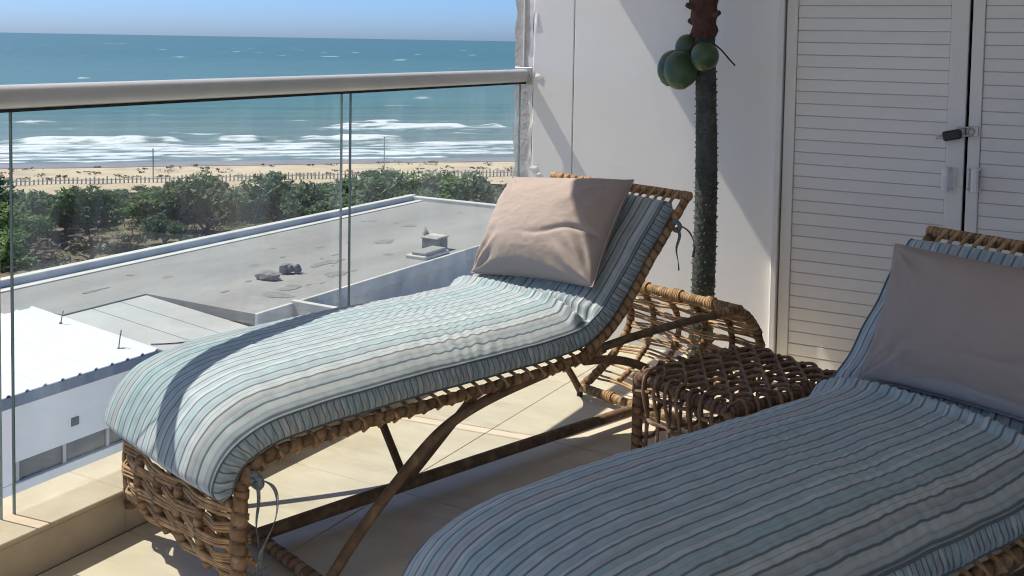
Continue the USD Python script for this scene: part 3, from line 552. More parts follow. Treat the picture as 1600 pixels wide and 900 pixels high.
def coconut(x, y, z, rx, rz, tilt, az):
    m = trimesh.creation.icosphere(4, 1.0); v = m.vertices.copy(); f = 1 + .045 * np.cos(3 * np.arctan2(v[:, 1], v[:, 0])) * (1 - np.abs(v[:, 2])) + .05 * np.minimum(v[:, 2], 0) * -1
    m.vertices = v * np.stack([rx * f, rx * f, rz * (1 + .06 * (v[:, 2] < -.85))], 1); m.vertices += (meshkit.fbm(m.vertices * 22 + x * 7, 3)[:, None] - .5) * .006
    A = trimesh.transformations.rotation_matrix(tilt, [math.cos(az), math.sin(az), 0]); m.apply_transform(A); m.apply_translation([x, y, z])
    o = obj('coconut', m, m_coco, palm, True)
    tip = trimesh.creation.icosphere(2, .012); tip.apply_scale([1, 1, .5]); tip.apply_translation([0, 0, -rz * 1.04]); tip.apply_transform(A); tip.apply_translation([x, y, z]); obj('tip', tip, m_tip, o, True)
coconut(-.098, -.065, 1.262, .069, .081, -.55, .1)
coconut(-.146, -.030, 1.268, .062, .075, -.50, -.25)
coconut(-.098, .005, 1.350, .050, .056, -.2, .3)
coconut(.010, -.088, 1.318, .055, .058, -.6, -.1)
for q in ([[-.02, -.03, 1.42], [-.05, -.04, 1.415], [-.08, -.02, 1.40], [-.092, 0, 1.375]], [[-.01, -.035, 1.43], [-.02, -.06, 1.40], [-.045, -.065, 1.36], [-.09, -.06, 1.33]], [[0, -.04, 1.43], [.005, -.07, 1.41], [.012, -.085, 1.375]], [[.04, -.06, 1.365], [.07, -.07, 1.345], [.105, -.075, 1.31], [.13, -.07, 1.283]]):
    obj('fruit_stalk', smoothrod(q, .0034, 16, 6), m_fibre, palm, True)
def frond(az, length, rise, seed):
    rng = np.random.default_rng(seed); n = 40; u = np.linspace(0, 1, n); h = length * u * (1 - .15 * u); zc = 1.95 + rise * np.sin(u * 2.0) * .8 - .25 * u ** 2
    c = np.stack([px(1.95) + np.cos(az) * h, np.sin(az) * h, zc], 1); V, F = [], []
    for i in range(3, n):
        t = c[i] - c[i - 1]; t /= np.linalg.norm(t); sd = np.cross(t, [0, 0, 1]); sd /= np.linalg.norm(sd); l = .17 * math.sin(PI * (.15 + .8 * u[i])) + .02
        for s in (-1, 1):
            tipp = c[i] + s * sd * l + t * l * .7 + np.array([0, 0, -l * .35]); b = len(V); V += [c[i] - t * .008, c[i] + t * .008, tipp, (c[i] + tipp) / 2 + [0, 0, .012]]; F += [[b, b + 3, b + 2], [b + 1, b + 2, b + 3], [b, b + 1, b + 3]]
    return cat([tube(c, np.linspace(.008, .002, n), 6), trimesh.Trimesh(V, F, process=False)])
for k, (az, ln, ri) in enumerate(((-.15, .62, .26), (-.75, .55, .3), (-1.3, .5, .26), (.05, .5, .33), (-2.2, .36, .34))):
    obj('frond', frond(az, ln, ri, k), m_frond, palm)

# ================================================================ OUTSIDE, BELOW THE BALCONY
def noise_attr(mesh_prim, name, arr, typ=Sdf.ValueTypeNames.Color3fArray):
    UsdGeom.PrimvarsAPI(mesh_prim).CreatePrimvar(name, typ, 'vertex').Set(Vt.Vec3fArray.FromNumpy(np.asarray(arr, np.float32)))
def gridmesh(V):
    n_, m_ = V.shape[:2]; i, j = np.meshgrid(np.arange(n_ - 1), np.arange(m_ - 1), indexing='ij'); q = np.stack([i * m_ + j, i * m_ + j + 1, (i + 1) * m_ + j + 1, (i + 1) * m_ + j], -1).reshape(-1, 4)
    return (V.reshape(-1, 3), q)
RT = math.sqrt(.5)
def coast(e, n): return (np.asarray(e) - n) * RT, (np.asarray(e) + n) * RT        # along the shore / towards the sea -> x, y
GZ = -10.5
fbm, vn = meshkit.fbm, meshkit.noise
def N3(a, b, c=0): a, b = np.broadcast_arrays(np.asarray(a, float), np.asarray(b, float)); return np.stack([a, b, np.full_like(a, c)], -1)

# ---- sea
nn = np.r_[np.arange(97.5, 190, .42), 190 * np.geomspace(1, 240, 260)[1:]]
uu = np.linspace(-1, 1, 520)
Nn, Uu = np.meshgrid(nn, uu, indexing='ij'); Ee = 10 + Uu * (74 + np.maximum(Nn - 100, 0) * 1.35)
w0 = 2.6 * (fbm(N3(Ee * .05, Ee * 0, 1), 3) - .5) * 2
def crest(n0, wdt, amp, lo, hi, sd, sharp=1.0):
    """one breaking crest: (foam, height) along a wandering line"""
    c = n0 + 1.3 * (fbm(N3(Ee * .045, Ee * 0, sd), 3) - .5) * 2; d = Nn - c
    on = np.clip((Ee - lo) / 5, 0, 1) * np.clip((hi - Ee) / 5, 0, 1) * np.clip((fbm(N3(Ee * .14, Nn * .02, sd + 9), 3) - .30) * 6, 0, 1)
    rag = np.clip((fbm(N3(Ee * .42, Nn * 1.5, sd + 4), 5) - .5) * 2.6 + .5, 0, 1)
    f = np.exp(-np.maximum(d, 0) ** 2 / (2 * (wdt * .35) ** 2)) * np.exp(-np.maximum(-d, 0) ** 2 / (2 * wdt ** 2))
    return np.clip((f * 1.35 * on - (1 - rag) * 1.05) * 1.7, 0, 1) * sharp, amp * np.exp(-(d / 1.8) ** 2) * on
foam = np.zeros_like(Nn); hgt = np.zeros_like(Nn)
for a in ((103.2, .8, .03, -80, 90, 2), (106.2, .9, .05, -80, 90, 31), (109.6, 1.5, .10, -80, 90, 3), (113.5, 1.6, .16, -60, 20, 5), (117.6, 1.9, .20, -70, 90, 7), (123.2, 2.4, .45, -45, 25, 8), (128, 1.8, .4, 26, 34, 12), (140.5, 3.0, .6, 13, 70, 14), (146, 1.8, .4, 18, 34, 15), (134, 1.5, .35, -40, -24, 19), (150, 1.3, .4, -26, -17, 21), (162, 1.7, .55, -11, -4.5, 22), (163, .9, .4, -32, -24, 23), (172, 1.0, .4, 4, 8, 24)):
    f, h = crest(*a); foam = np.maximum(foam, f); hgt += h
lace = .5 + (fbm(N3(Ee * .38, Nn * 1.25, 50), 5) - .5) * 1.5; band = np.exp(-((Nn - 114 - w0) / 7.5) ** 2)
foam = np.maximum(foam, np.clip((lace - .58 + .15 * band) * 3.2, 0, .75) * np.clip(band * 1.5 - .25, 0, 1))
caps = fbm(N3(Ee * .12, Nn * .35, 70), 4) * np.clip((vn(N3(Ee * .02, Nn * .03, 71)) - .35) * 3, 0, 1)
foam = np.maximum(foam, np.clip((caps - .76) * 12, 0, .75) * (Nn > 128) * (Nn < 1500))
swell = .16 * np.sin(Nn * .55 + 4 * fbm(N3(Ee * .04, Nn * .05, 60), 3)) * np.clip((Nn - 104) / 20, 0, 1) * np.clip((400 - Nn) / 200, 0, 1) + .10 * (fbm(N3(Ee * .25, Nn * .6, 61), 3) - .5) * np.clip((Nn - 101) / 10, 0, 1) * (Nn < 600)
deep, mid, shal = np.array([.040, .112, .108]), np.array([.068, .150, .136]), np.array([.130, .178, .160])
k1 = np.clip((Nn - 118) / 60, 0, 1)[..., None]; k2 = np.clip((Nn - 180) / 500, 0, 1)[..., None]
col = shal * (1 - k1) + mid * k1; col = col * (1 - k2) + deep * k2
col = col * (.86 + .28 * fbm(N3(Ee * .06, Nn * .22, 80), 4)[..., None])
col = col * (1 - foam[..., None]) + foam[..., None] * np.array([.66, .68, .66])
X, Y = coast(Ee, Nn); V = np.stack([X, Y, GZ + hgt + swell], -1)
m_sea = M('sea', {'a': ('attribute', {'attribute': 'tint'}), 'g': ('geometry', {}), 'mp': ('mapping', {'rotation': (0, 0, -PI / 4), 'scale': (.5, 1.6, 1)}),
                  'n': ('noise_texture', {'scale': 0.9, 'detail': 6.0, 'roughness': .6}), 'b': ('bump', {'strength': .55, 'distance': .25}),
                  'p': ('principled_bsdf', {'roughness': .38, 'ior': 1.33, 'specular_ior_level': .5})},
          [('a.color', 'p.base_color'), ('g.position', 'mp.vector'), ('mp.vector', 'n.vector'), ('n.fac', 'b.height'), ('b.normal', 'p.normal')], 'p.BSDF')
sea = struct('sea', gridmesh(V), m_sea, None, True); noise_attr(sea, 'tint', col.reshape(-1, 3))

# ---- ground sheet and beach
m_ground = mottled('dry_ground', (0.10, 0.078, 0.048), (0.19, 0.145, 0.092), .35, .95, .5, 6, c2=(0.06, 0.07, 0.032), c2_at=(.48, .62), dist=.08)
e_, n_ = np.meshgrid(np.r_[-900, -300, np.linspace(-90, 110, 120), 320, 900], np.r_[-900, -200, np.linspace(30, 88, 60), 95, 110], indexing='xy')
x_, y_ = coast(e_, n_); zg = GZ - .02 + .35 * (fbm(N3(e_ * .08, n_ * .08, 4), 3) - .5) * ((n_ > 35) & (n_ < 84)) - np.clip((n_ - 84) / 10, 0, 1) * .9
m_yard = mottled('yard_concrete', (0.60, 0.575, 0.52), (0.68, 0.655, 0.60), .5, .9, c2=(0.38, 0.37, 0.345))
struct('yard', box(-14.9, -0.1, -9, 40, GZ - .2, GZ + .22), m_yard)
struct('ground', gridmesh(np.stack([x_, y_, zg], -1)), m_ground, None, True)
m_sand = mottled('sand', (0.42, 0.335, 0.225), (0.52, 0.425, 0.30), .5, .95, .4, 4, c2=(0.31, 0.25, 0.185), c2_at=(.5, .72), dist=.06)
e_, n_ = np.meshgrid(np.linspace(-150, 190, 420), np.linspace(80.5, 106, 80), indexing='xy'); x_, y_ = coast(e_, n_)
zs = GZ + .10 + .42 * np.clip((101.2 - n_ + 1.2 * (fbm(N3(e_ * .05, e_ * 0, 6), 3) - .5)) / 16, -.8, 1) + .30 * (fbm(N3(e_ * .22, n_ * .35, 8), 4) - .5) * np.clip((97 - n_) / 6, 0, 1) - .25 * np.clip((83 - n_) / 2, 0, 1)
zs -= .10 * np.clip((n_ - 97) / 5, 0, 1)
struct('beach', gridmesh(np.stack([x_, y_, zs], -1)), m_sand, None, True)
m_wet = mottled('wet_sand', (0.20, 0.165, 0.125), (0.27, 0.225, 0.175), .4, .35, spec=.5, stretch=(1, 1, 1))
e_, n_ = np.meshgrid(np.linspace(-150, 190, 300), np.linspace(96.4, 105, 24), indexing='xy'); wob = 1.3 * (fbm(N3(e_ * .06, e_ * 0, 12), 3) - .5) * np.clip((100 - n_) / 3, 0, 1); x_, y_ = coast(e_, n_ + wob)
n__ = n_ + wob; zw = GZ + .10 + .42 * np.clip((101.2 - n__ + 1.2 * (fbm(N3(e_ * .05, e_ * 0, 6), 3) - .5)) / 16, -.8, 1) + .30 * (fbm(N3(e_ * .22, n__ * .35, 8), 4) - .5) * np.clip((97 - n__) / 6, 0, 1) - .10 * np.clip((n__ - 97) / 5, 0, 1) + .03
struct('wet_sand', gridmesh(np.stack([x_, y_, zw], -1)), m_wet, None, True)
def beach_z(n): return GZ + .10 + .42 * np.clip((101.2 - n) / 16, -.8, 1)
rng = np.random.default_rng(40)
# dry scrub and driftwood dotted over the beach: too small to tell apart
def leafcloud(rng, n, rx, ry, rz, size, z0=0.0, seed=0, hollow=.35, clump=9):
    """n leaf faces gathered in clumps through an uneven crown"""
    cl = rng.normal(size=(clump, 3)); cl /= np.linalg.norm(cl, axis=1, keepdims=True); cl *= (hollow + (1 - hollow) * rng.random((clump, 1)) ** .5); cl[:, 2] = np.abs(cl[:, 2]) * 1.0 - .12
    r_ = rng.uniform(.22, .42, clump)
    k = rng.integers(0, clump, n); d = rng.normal(size=(n, 3)); d /= np.linalg.norm(d, axis=1, keepdims=True); d *= r_[k][:, None] * rng.random((n, 1)) ** .34
    c = (cl[k] + d) * np.array([rx, ry, rz]) + [0, 0, z0]
    a = rng.normal(size=(n, 3)); a[:, 2] *= .6; a /= np.linalg.norm(a, axis=1, keepdims=True); up = rng.normal(size=(n, 3)) * .7 + d / .35 + [0, 0, .7]; b = np.cross(a, up); b /= np.linalg.norm(b, axis=1, keepdims=True) + 1e-9
    s = size * rng.uniform(.6, 1.3, (n, 1)); nrm = np.cross(a, b)
    V = np.stack([c - a * s, c + b * s * .45 + nrm * s * .1, c + a * s, c - b * s * .45 + nrm * s * .1], 1).reshape(-1, 3); i = np.arange(n) * 4
    return trimesh.Trimesh(V, np.vstack([np.stack([i, i + 1, i + 2], 1), np.stack([i, i + 2, i + 3], 1)]), process=False)
def leafmat(name, a, b, tr=.35):
    return M(name, {'g': ('geometry', {}), 'r': ('rgb_ramp', {'ramp': [(0, a), (1, b)]}), 'oi': ('object_info', {}), 'mr': ('map_range', {'from_min': 0., 'from_max': 1., 'to_min': .78, 'to_max': 1.25}), 'hs': ('hsv', {}),
                    'p': ('principled_bsdf', {'roughness': .6, 'specular_ior_level': .25}), 't': ('translucent_bsdf', {}), 'm': ('mix_closure', {'fac': tr})},
             [('g.random_per_island', 'r.fac'), ('oi.random', 'mr.value'), ('mr.result', 'hs.value'), ('r.color', 'hs.color'), ('hs.color', 'p.base_color'), ('hs.color', 't.color'), ('p.BSDF', 'm.closure1'), ('t.BSDF', 'm.closure2')], 'm.closure')
m_leaf = [leafmat('bright_leaf', (.115, .185, .06), (.215, .305, .105)), leafmat('dark_leaf', (.10, .155, .078), (.19, .255, .12)), leafmat('grey_leaf', (.16, .185, .12), (.27, .29, .195)), leafmat('dry_twig', (.17, .14, .095), (.28, .235, .165), .1)]
m_wood = mottled('bark', (.10, .075, .05), (.2, .155, .11), 12, .9, .5, 40, coord='object')
sc = []
for k in range(300):
    e, n = rng.uniform(-60, 75), 85.5 + 11 * rng.random() ** 1.6
    if k % 3 and vn(np.array([[e * .12, n * .5, 3.0]]))[0] < .42: continue
    x, y = coast(e, n); s = rng.uniform(.25, .8); m = leafcloud(rng, 46, s * 1.5, s * 1.2, s * .38, .10, 0, clump=5); m.apply_translation([x, y, beach_z(n) + .05]); sc.append(m)
tag(obj('beach_scrub', cat(sc), m_leaf[3]), 'dry brown scrub dotted over the pale sand of the beach', 'scrub', kind='stuff')

# ---- picket fence at the back of the beach
m_picket = mottled('weathered_picket', (0.48, 0.43, 0.355), (0.58, 0.525, 0.44), 3, .9, rnd=.05)
pf = thing('picket_fence', 'long weathered picket fence between the bushes and the beach', 'fence'); pk = []
for e in np.arange(-45, 62, .30):
    x, y = coast(e, 83.6 + .4 * math.sin(e * .13)); h = rng.uniform(.75, .95); m = box(-.055, .055, -.02, .02, 0, h); m.apply_transform(trimesh.transformations.rotation_matrix(PI / 4 + rng.uniform(-.1, .1), [0, 0, 1])); m.apply_translation([x, y, GZ + .2]); pk.append(m)
tag(obj('pickets', cat(pk), m_picket, pf), kind='stuff')
for z in (.3, .65):
    e = np.linspace(-45, 62, 60); x, y = coast(e, 83.68 + .4 * np.sin(e * .13)); obj('rail', tube(np.stack([x, y, e * 0 + GZ + .2 + z], 1), .04, 4), m_picket, pf)
for (e, n, h, lab) in ((-3.3, 88.5, 2.4, 'thin dark pole on the beach left of the glass joint'), (15.2, 86.3, 3.4, 'thin pale pole on the beach right of the glass joint')):
    x, y = coast(e, n); p = thing('pole', lab, 'pole', (x, y, GZ + .2)); obj('shaft', tube(np.array([[0, 0, -.3], [0.02, 0, h * .5], [0, 0, h]]), .045, 7), m_wood if e < 0 else m_picket, p); obj('cap', tube(np.array([[0, 0, h], [0, 0, h + .06]]), .06, 7), m_wood, p)

# ---- trees and bushes between the roofs and the fence: each its own trunk and crown
def make_tree(name, rng, h, w, mat, nleaf, size, trunk_h, clump):
    def build(T):
        rz = (h - trunk_h) * .62
        obj('crown', leafcloud(rng, nleaf, w / 2, w / 2 * .9, rz, size, trunk_h + rz * .42, clump=clump), mat, T)
        ms = [tube(spline([[0, 0, -.3], [.05 * h, .02, trunk_h * .6], [.03, .05, trunk_h + rz * .3]], 8), np.linspace(.045 * h ** .7, .025 * h ** .7, 8) * 1.3, 7)]
        for k in range(6):
            a = rng.uniform(0, 6.28); ms.append(tube(spline([[.03, .03, trunk_h * .75], [math.cos(a) * w * .15, math.sin(a) * w * .15, trunk_h + rz * .25], [math.cos(a) * w * .32, math.sin(a) * w * .32, trunk_h + rz * rng.uniform(.3, .8)]], 6), np.linspace(.03, .012, 6) * h ** .5, 5))
        obj('trunk', cat(ms), m_wood, T)
    return build
kinds = {'seaside tree': (0, 3.6, 4.6, 2600, .16, 1.0, 16), 'low seaside tree': (0, 2.8, 3.8, 2200, .16, .45, 13), 'dark bush': (1, 2.4, 3.2, 1900, .14, .15, 12), 'wide bush': (1, 1.9, 4.0, 2000, .13, .1, 13), 'grey green bush': (2, 1.9, 2.8, 1500, .12, .1, 11), 'bare dry shrub': (3, 1.6, 2.2, 420, .12, .2, 9)}
def kname(k): return {'seaside tree': 'seaside_tree', 'low seaside tree': 'low_tree', 'dark bush': 'dark_bush', 'wide bush': 'wide_bush', 'grey green bush': 'grey_bush', 'bare dry shrub': 'dry_shrub'}[k]
built = {}
def plant(kind, x, y, sc=1.0, rot=0.0, label=None, group=None, z=GZ):
    first = built.get(kind)
    T = thing(kname(kind), label, 'tree' if 'tree' in kind else 'bush', (x, y, z), rot, group, ref=first)
    q_ = np.random.default_rng(int(abs(x * 91 + y * 37)) + 5); T.AddScaleOp().Set(Gf.Vec3f(float(sc * q_.uniform(.85, 1.25)), float(sc * q_.uniform(.85, 1.25)), float(sc * q_.uniform(.75, 1.2))))
    if first is None:
        mi, h, w, nl, sz, th_, cl = kinds[kind]; make_tree(kind, rng, h, w, m_leaf[mi], nl, sz, th_, cl)(T); built[kind] = T
    return T
LOOK = {'seaside tree': 'bright green spreading tree', 'low seaside tree': 'low bright green tree', 'dark bush': 'dark green bush', 'wide bush': 'wide low green bush', 'grey green bush': 'grey green bush', 'bare dry shrub': 'bare brown shrub'}
def where(kind, e, n):
    row = 'beside the grey roof' if n < 62 else 'just beyond the grey roof' if n < 67.5 else 'amid the bushes' if n < 72.5 else 'close to the picket fence'
    side = 'left of both beach poles' if e < -4 else 'between the two beach poles' if e < 15 else 'right of both beach poles'
    pl = LOOK[kind] + ('es' if LOOK[kind].endswith('sh') else 's')
    return f'{LOOK[kind]} {row}, {side}', f'{pl} {row}, {side}'
plant('seaside tree', -47.4, 39.7, 1.05, 20, 'bright green tree with a visible trunk standing on bare brown ground')
plant('bare dry shrub', -43.2, 36.6, 1.25, 0, 'large bare brown shrub on dry ground at the far left')
def scatter(spots):
    for k, e, n, s in spots: 
        x, y = coast(e, n)
        if x < -23.5: plant(k, x, y, s, float(rng.uniform(0, 360)), *where(k, e, n))
bank = [('seaside tree', -12.5, 61.5, .95), ('low seaside tree', -9.0, 58.0, .9), ('low seaside tree', -11.5, 54, .95), ('seaside tree', -1.5, 64.5, .8), ('low seaside tree', -15.5, 62.5, 1.0), ('seaside tree', -14.5, 56.0, .9), ('low seaside tree', -8.5, 52.0, .8),
        ('dark bush', -1.2, 60.5, .75), ('bare dry shrub', -4.6, 57.6, 1.1), ('bare dry shrub', -2.8, 58.8, .9), ('bare dry shrub', .6, 58.2, .8), ('bare dry shrub', -6.5, 55.4, 1.0)]
for e in np.arange(-20, 42, 2.75):               # the belt, front to back
    for n0, ks in ((64.5, ('dark bush', 'low seaside tree', 'dark bush')), (69, ('dark bush', 'wide bush', 'grey green bush')), (74, ('wide bush', 'grey green bush', 'dark bush')), (79, ('wide bush', 'grey green bush', 'wide bush'))):
        ee, n = e + rng.uniform(-1, 1), n0 + rng.uniform(-1.6, 1.6)
        if n0 == 64.5 and (-5 < e < 1 or (e < -9)): continue
        if n0 > 65 and vn(np.array([[e * .23, n0 * .11, 2.0]]))[0] < .27: continue
        k = ks[int(rng.integers(3))]; s = rng.uniform(.95, 1.45) * (1.0 if n0 < 72 else .68)
        if 4 < ee < 15 and n > 66: s *= 1.22                      # the taller clump by the glass joint
        if 20 < ee < 30 and n0 > 66: s *= .42                     # the low open patch at the right
        if ee < -2 and n0 > 72: s *= .8
        bank.append((k, ee, n, s))
scatter([(k, e, n, s * (1.25 if n < 65 and 'shrub' not in k else 1)) for k, e, n, s in bank])
gc = []
for k in range(900):
    e, n = rng.uniform(-22, 45), rng.uniform(60.5, 83); x, y = coast(e, n)
    if x > -23.5 or (-9 < e < 3 and n < 62): continue
    m = leafcloud(rng, 40, .9, .9, .45, .10, 0.05, clump=4); m.apply_translation([x, y, GZ]); gc.append(m)
tag(obj('ground_cover', cat(gc), m_leaf[2]), 'low grey green undergrowth between the bushes', 'undergrowth', kind='stuff')

# ---- neighbouring low building: flat concrete roof, white slab, white metal roof
m_conc = mottled('roof_concrete', (0.215, 0.208, 0.195), (0.275, 0.265, 0.248), .55, .92, .3, 8, c2=(0.315, 0.30, 0.275), c2_at=(.5, .75), stretch=(1.0, .45, 1), dist=.01)
m_par = mottled('parapet_white', (0.46, 0.445, 0.40), (0.56, 0.54, 0.49), 1.2, .85, c2=(0.34, 0.325, 0.29), c2_at=(.56, .75))
m_grey = mottled('weathered_wall', (0.42, 0.395, 0.345), (0.62, 0.59, 0.52), 1.1, .9, .2, 14, c2=(0.16, 0.16, 0.155), c2_at=(.54, .72), stretch=(1, 1, .55))
m_bwall = mottled('building_wall', (0.84, 0.79, 0.69), (0.89, 0.84, 0.74), .8, .85, .06, 20, c2=(0.76, 0.71, 0.62), c2_at=(.55, .8))
m_slab = mottled('white_slab', (0.36, 0.355, 0.335), (0.455, 0.445, 0.42), .7, .85, c2=(0.36, 0.37, 0.365), c2_at=(.5, .75))
m_metal = mottled('white_sheet', (0.66, 0.685, 0.70), (0.72, 0.735, 0.745), 1.5, .4, rnd=.03, spec=.5)
m_fascia = mottled('blue_grey_fascia', (0.14, 0.17, 0.205), (0.21, 0.24, 0.275), 1.5, .6, stretch=(1, 3, .4))
m_win = M('window_pane', {'p': ('principled_bsdf', {'base_color': (.045, .06, .06), 'roughness': .12, 'specular_ior_level': .6})}, [], 'p.BSDF')
m_rubble = mottled('rubble', (0.12, 0.115, 0.105), (0.26, 0.25, 0.235), 4, .95, .5, 20)
m_stain = mottled('roof_stain', (0.17, 0.164, 0.15), (0.235, 0.228, 0.212), 3, .95)
b = thing('low_building', 'low building below the balcony with a flat grey roof, white metal roof and window strip', 'building')
rf = obj('roof', cat([box(-21.45, -14.45, 18.06, 34.45, -5.25, -5.0), box(-21.45, -18.01, 15.66, 18.055, -5.25, -5.0), box(-21.45, -18.97, -6.0, 15.655, -5.25, -5.0)]), m_conc, b)
obj('parapet', bbox(-21.75, -21.45, -6.0, 34.75, -5.6, -4.82, .02), m_par, b); obj('parapet', bbox(-21.449, -14.4, 34.45, 34.75, -5.6, -4.86, .02), m_par, b)
obj('coping', bbox(-21.2, -20.95, -6, 34.449, -5.0, -4.97, .01), m_par, b)
obj('wall', box(-21.6, -14.43, 18.205, 34.6, GZ - .3, -5.26), m_grey, b)
obj('wall', box(-21.6, -15.105, -5.9, 18.2, GZ - .3, -5.46), m_grey, b)
obj('edge_band', bbox(-14.46, -14.36, 18.06, 34.6, -5.32, -4.985, .012), m_grey, b)
obj('low_upstand', bbox(-14.449, -13.1, 19.28, 19.42, -6.6, -4.93, .012), m_par, b)
obj('lower_roof', box(-14.42, -12.6, 19.43, 34.4, -6.5, -6.25), m_conc, b)
zs_ = lambda x: -4.955 - .33 * (x + 18.95) / 4.03
for y0, y1 in ((15.64, 16.45), (16.47, 17.25), (17.27, 18.05)):
    pts = [[x, y, zs_(x) + dz] for x in (-18.0, -13.95) for y in (y0, y1) for dz in (0, -.2)]
    obj('slab_panel', trimesh.convex.convex_hull(np.array(pts)), m_slab, b)
obj('front_wall', box(-15.1, -14.92, -6.0, 18.2, -5.98, -5.45), m_bwall, b)
obj('front_wall', box(-15.1, -14.945, -6.0, 18.2, -6.60, -5.982), m_bwall, b); obj('front_wall', box(-15.1, -14.93, -6.0, 18.2, GZ - .3, -6.985), m_bwall, b)
obj('window_sill', bbox(-15.0, -14.885, 12.2, 18.2, -7.03, -6.982, .008), m_bwall, b); obj('front_wall', box(-15.1, -14.945, -6.0, 12.28, -6.984, -6.601), m_bwall, b)
for k in range(6):
    y0 = 12.33 + k * 1.02; w = obj('window', cat([box(-14.99, -14.955, y0 - .035, y0 + .035, -6.98, -6.602)]), m_par, b); obj('pane', box(-15.01, -14.985, y0 + .036, y0 + .984, -6.98, -6.602), m_win, w)
mr = thing('metal_roof', 'white ribbed metal roof with a blue grey edge on the low building', 'roof')
for k in range(34):
    y0 = 15.62 - (k + 1) * .385; zr = lambda x: -4.97 - .33 * (x + 18.95) / 4.03 
    V = []; prof_ = [(0, 0), (.27, 0), (.30, .035), (.345, .035), (.375, 0), (.3849, 0)]
    for x in (-18.95, -14.86):
        V += [[x, y0 + p, zr(x) + q + .02] for p, q in prof_] + [[x, y0 + p, zr(x) + q - .0] for p, q in prof_]
    F = [[i, i + 1, 12 + i + 1, 12 + i] for i in range(5)] + [[6 + i, 18 + i, 18 + i + 1, 6 + i + 1] for i in range(5)] + [[12 + i, 12 + i + 1, 18 + i + 1, 18 + i] for i in range(5)] + [[i, 6 + i, 6 + i + 1, i + 1] for i in range(5)] + [[0, 12, 18, 6], [5, 11, 23, 17]]
    obj('roof_sheet', (np.array(V), np.array(F)), m_metal, mr)
obj('fascia', bbox(-14.93, -14.875, 2.0, 15.64, -5.53, -5.315, .006), m_fascia, mr)
obj('gable', box(-18.9, -14.95, 15.58, 15.615, -5.6, -5.32), m_bwall, mr)
# vent and fixings on the wall
obj('slab_wall', box(-14.93, -13.99, 15.645, 18.2, GZ - .3, -5.57), m_bwall, b)
vt = thing('wall_vent', 'small dark broken vent on the white wall above the window strip', 'vent', (-14.945, 13.58, -6.22)); obj('grille', bbox(-.02, .02, -.09, .09, -.085, .085, .01), m_rubble, vt)
for i in range(4): obj('slat', box(.0205, .035, -.075, .075, -.065 + i * .038, -.05 + i * .038), m_stain, vt)
# odds and ends lying on the roof
def lump(name, label, x, y, sx, sy, sz, seed, z=-5.0, rot=0.):
    t = thing(name, label, name.replace('_', ' '), (x, y, z), rot); r_ = np.random.default_rng(seed)
    for k in range(3):
        p = r_.normal(size=(26, 3)); p /= np.linalg.norm(p, axis=1, keepdims=True); m = trimesh.convex.convex_hull(np.sign(p) * np.abs(p) ** .6 * np.array([sx, sy, sz]) / 2 * r_.uniform(.6, 1)); m.apply_translation([(k - 1) * sx * .45, r_.uniform(-.3, .3) * sy, sz * .38]); obj('piece', m, m_rubble, t)
lump('rubble_heap', 'dark heap of rubble on the roof, left of the glass joint', -16.6, 20.85, .42, .5, .26, 1)
lump('broken_block', 'grey broken block tilted on the roof beside the rubble heap', -16.6, 21.75, .26, .42, .34, 2)
t = thing('roof_box', 'small grey box with a pale cap near the roof edge', 'box', (-15.25, 26.7, -5.0), 0)
obj('body', bbox(-.28, .28, -.30, .30, 0, .36, .02), m_rubble, t); obj('lid', bbox(-.31, .31, -.33, .33, .361, .41, .02), m_grey, t)
t = thing('roof_kerb', 'low pale concrete ledge in front of the grey roof box', 'ledge', (-14.9, 25.7, -5.0), 0)
obj('ledge', bbox(-.35, .35, -.55, .75, 0, .10, .02), m_grey, t); obj('step', bbox(-.20, .30, -.45, .65, .101, .19, .02), m_conc, t)
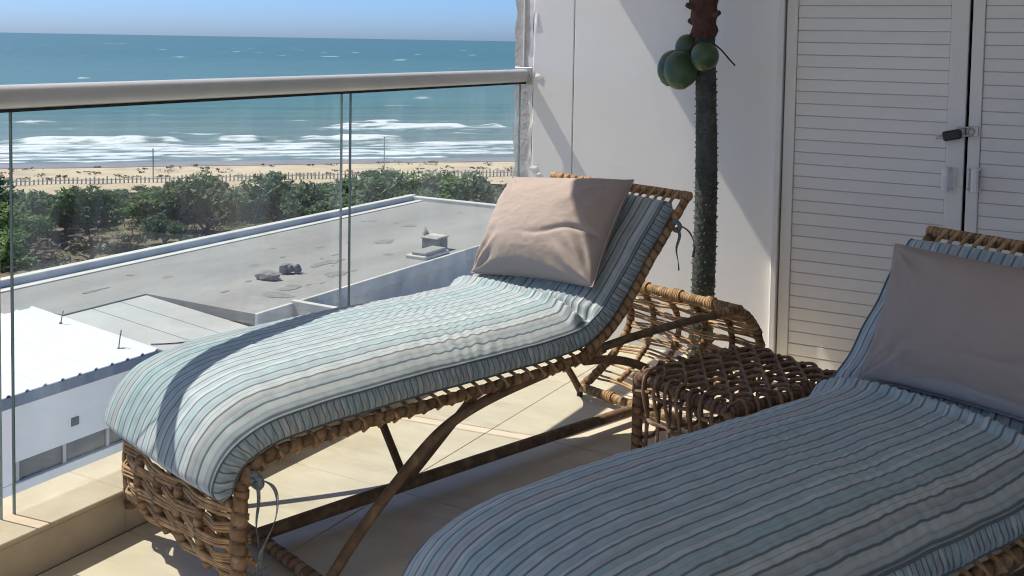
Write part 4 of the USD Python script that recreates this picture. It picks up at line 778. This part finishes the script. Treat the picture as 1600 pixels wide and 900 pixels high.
t = thing('vent_pipe', 'little dark cowled vent pipe standing on the roof', 'vent pipe', (-16.0, 27.3, -5.0)); obj('pipe', trimesh.creation.cylinder(.06, .32, sections=12, transform=trimesh.transformations.translation_matrix([0, 0, .16])), m_rubble, t, 40)
c = trimesh.creation.cone(.12, .24, sections=14); c.apply_translation([0, 0, .30]); obj('cowl', c, m_rubble, t, 40)
_r = np.random.default_rng(81)
for k, (x, y, sx, sy) in enumerate([(_r.uniform(-20.5, -15), _r.uniform(19, 33), _r.uniform(.05, .2), _r.uniform(.08, .35)) for _ in range(26)] + list(((-17.2, 26.8, .5, .7), (-16.7, 23.3, .35, 1.3), (-15.6, 22.4, .5, .8), (-15.5, 20.5, .45, .7), (-19.3, 17.6, .16, .75), (-16.3, 28.6, .4, .6), (-18.2, 29.6, .4, .5), (-15.2, 19.7, .8, .5)))):
    r_ = np.random.default_rng(k + 60); a = np.linspace(0, 2 * PI, 30, endpoint=False); rr_ = (.25 + .75 * fbm(N3(np.cos(a) * 2.6, np.sin(a) * 2.6, k), 4)) * (.8 if k > 25 else 1)
    V = np.vstack([[x, y, -4.994], np.stack([x + sx * rr_ * np.cos(a), y + sy * rr_ * np.sin(a), a * 0 - 4.9955], 1)]); V[:, 2] += .0002 * k; obj('tar_patch', trimesh.Trimesh(V, [[0, i + 1, (i + 1) % 30 + 1] for i in range(30)], process=False), m_stain, rf)
for (x, y, h, lab) in ((-15.5, 15.1, .42, 'thin metal rod standing on the white metal roof near its front edge'), (-17.6, 15.3, .30, 'short thin rod at the back of the white metal roof')):
    t = thing('metal_rod', lab, 'rod', (x, y, -5.27 if h > .4 else -5.08)); obj('rod', tube(np.array([[0, 0, 0], [.01, .03, h * .6], [.02, .06, h]]), .014, 6), m_rubble, t); obj('foot', trimesh.creation.cylinder(.035, .06, sections=10, transform=trimesh.transformations.translation_matrix([0, 0, .02])), m_rubble, t)
cb = thing('cable', 'thin dark cable lying across the white slab beside the metal roof', 'cable', (0, 0, 0)); obj('wire', tube(spline([[-15.2, 15.7, -5.245], [-14.9, 16.1, -5.27], [-14.6, 16.9, -5.295], [-14.3, 17.7, -5.32]], 24), .012, 6), m_dark, cb)
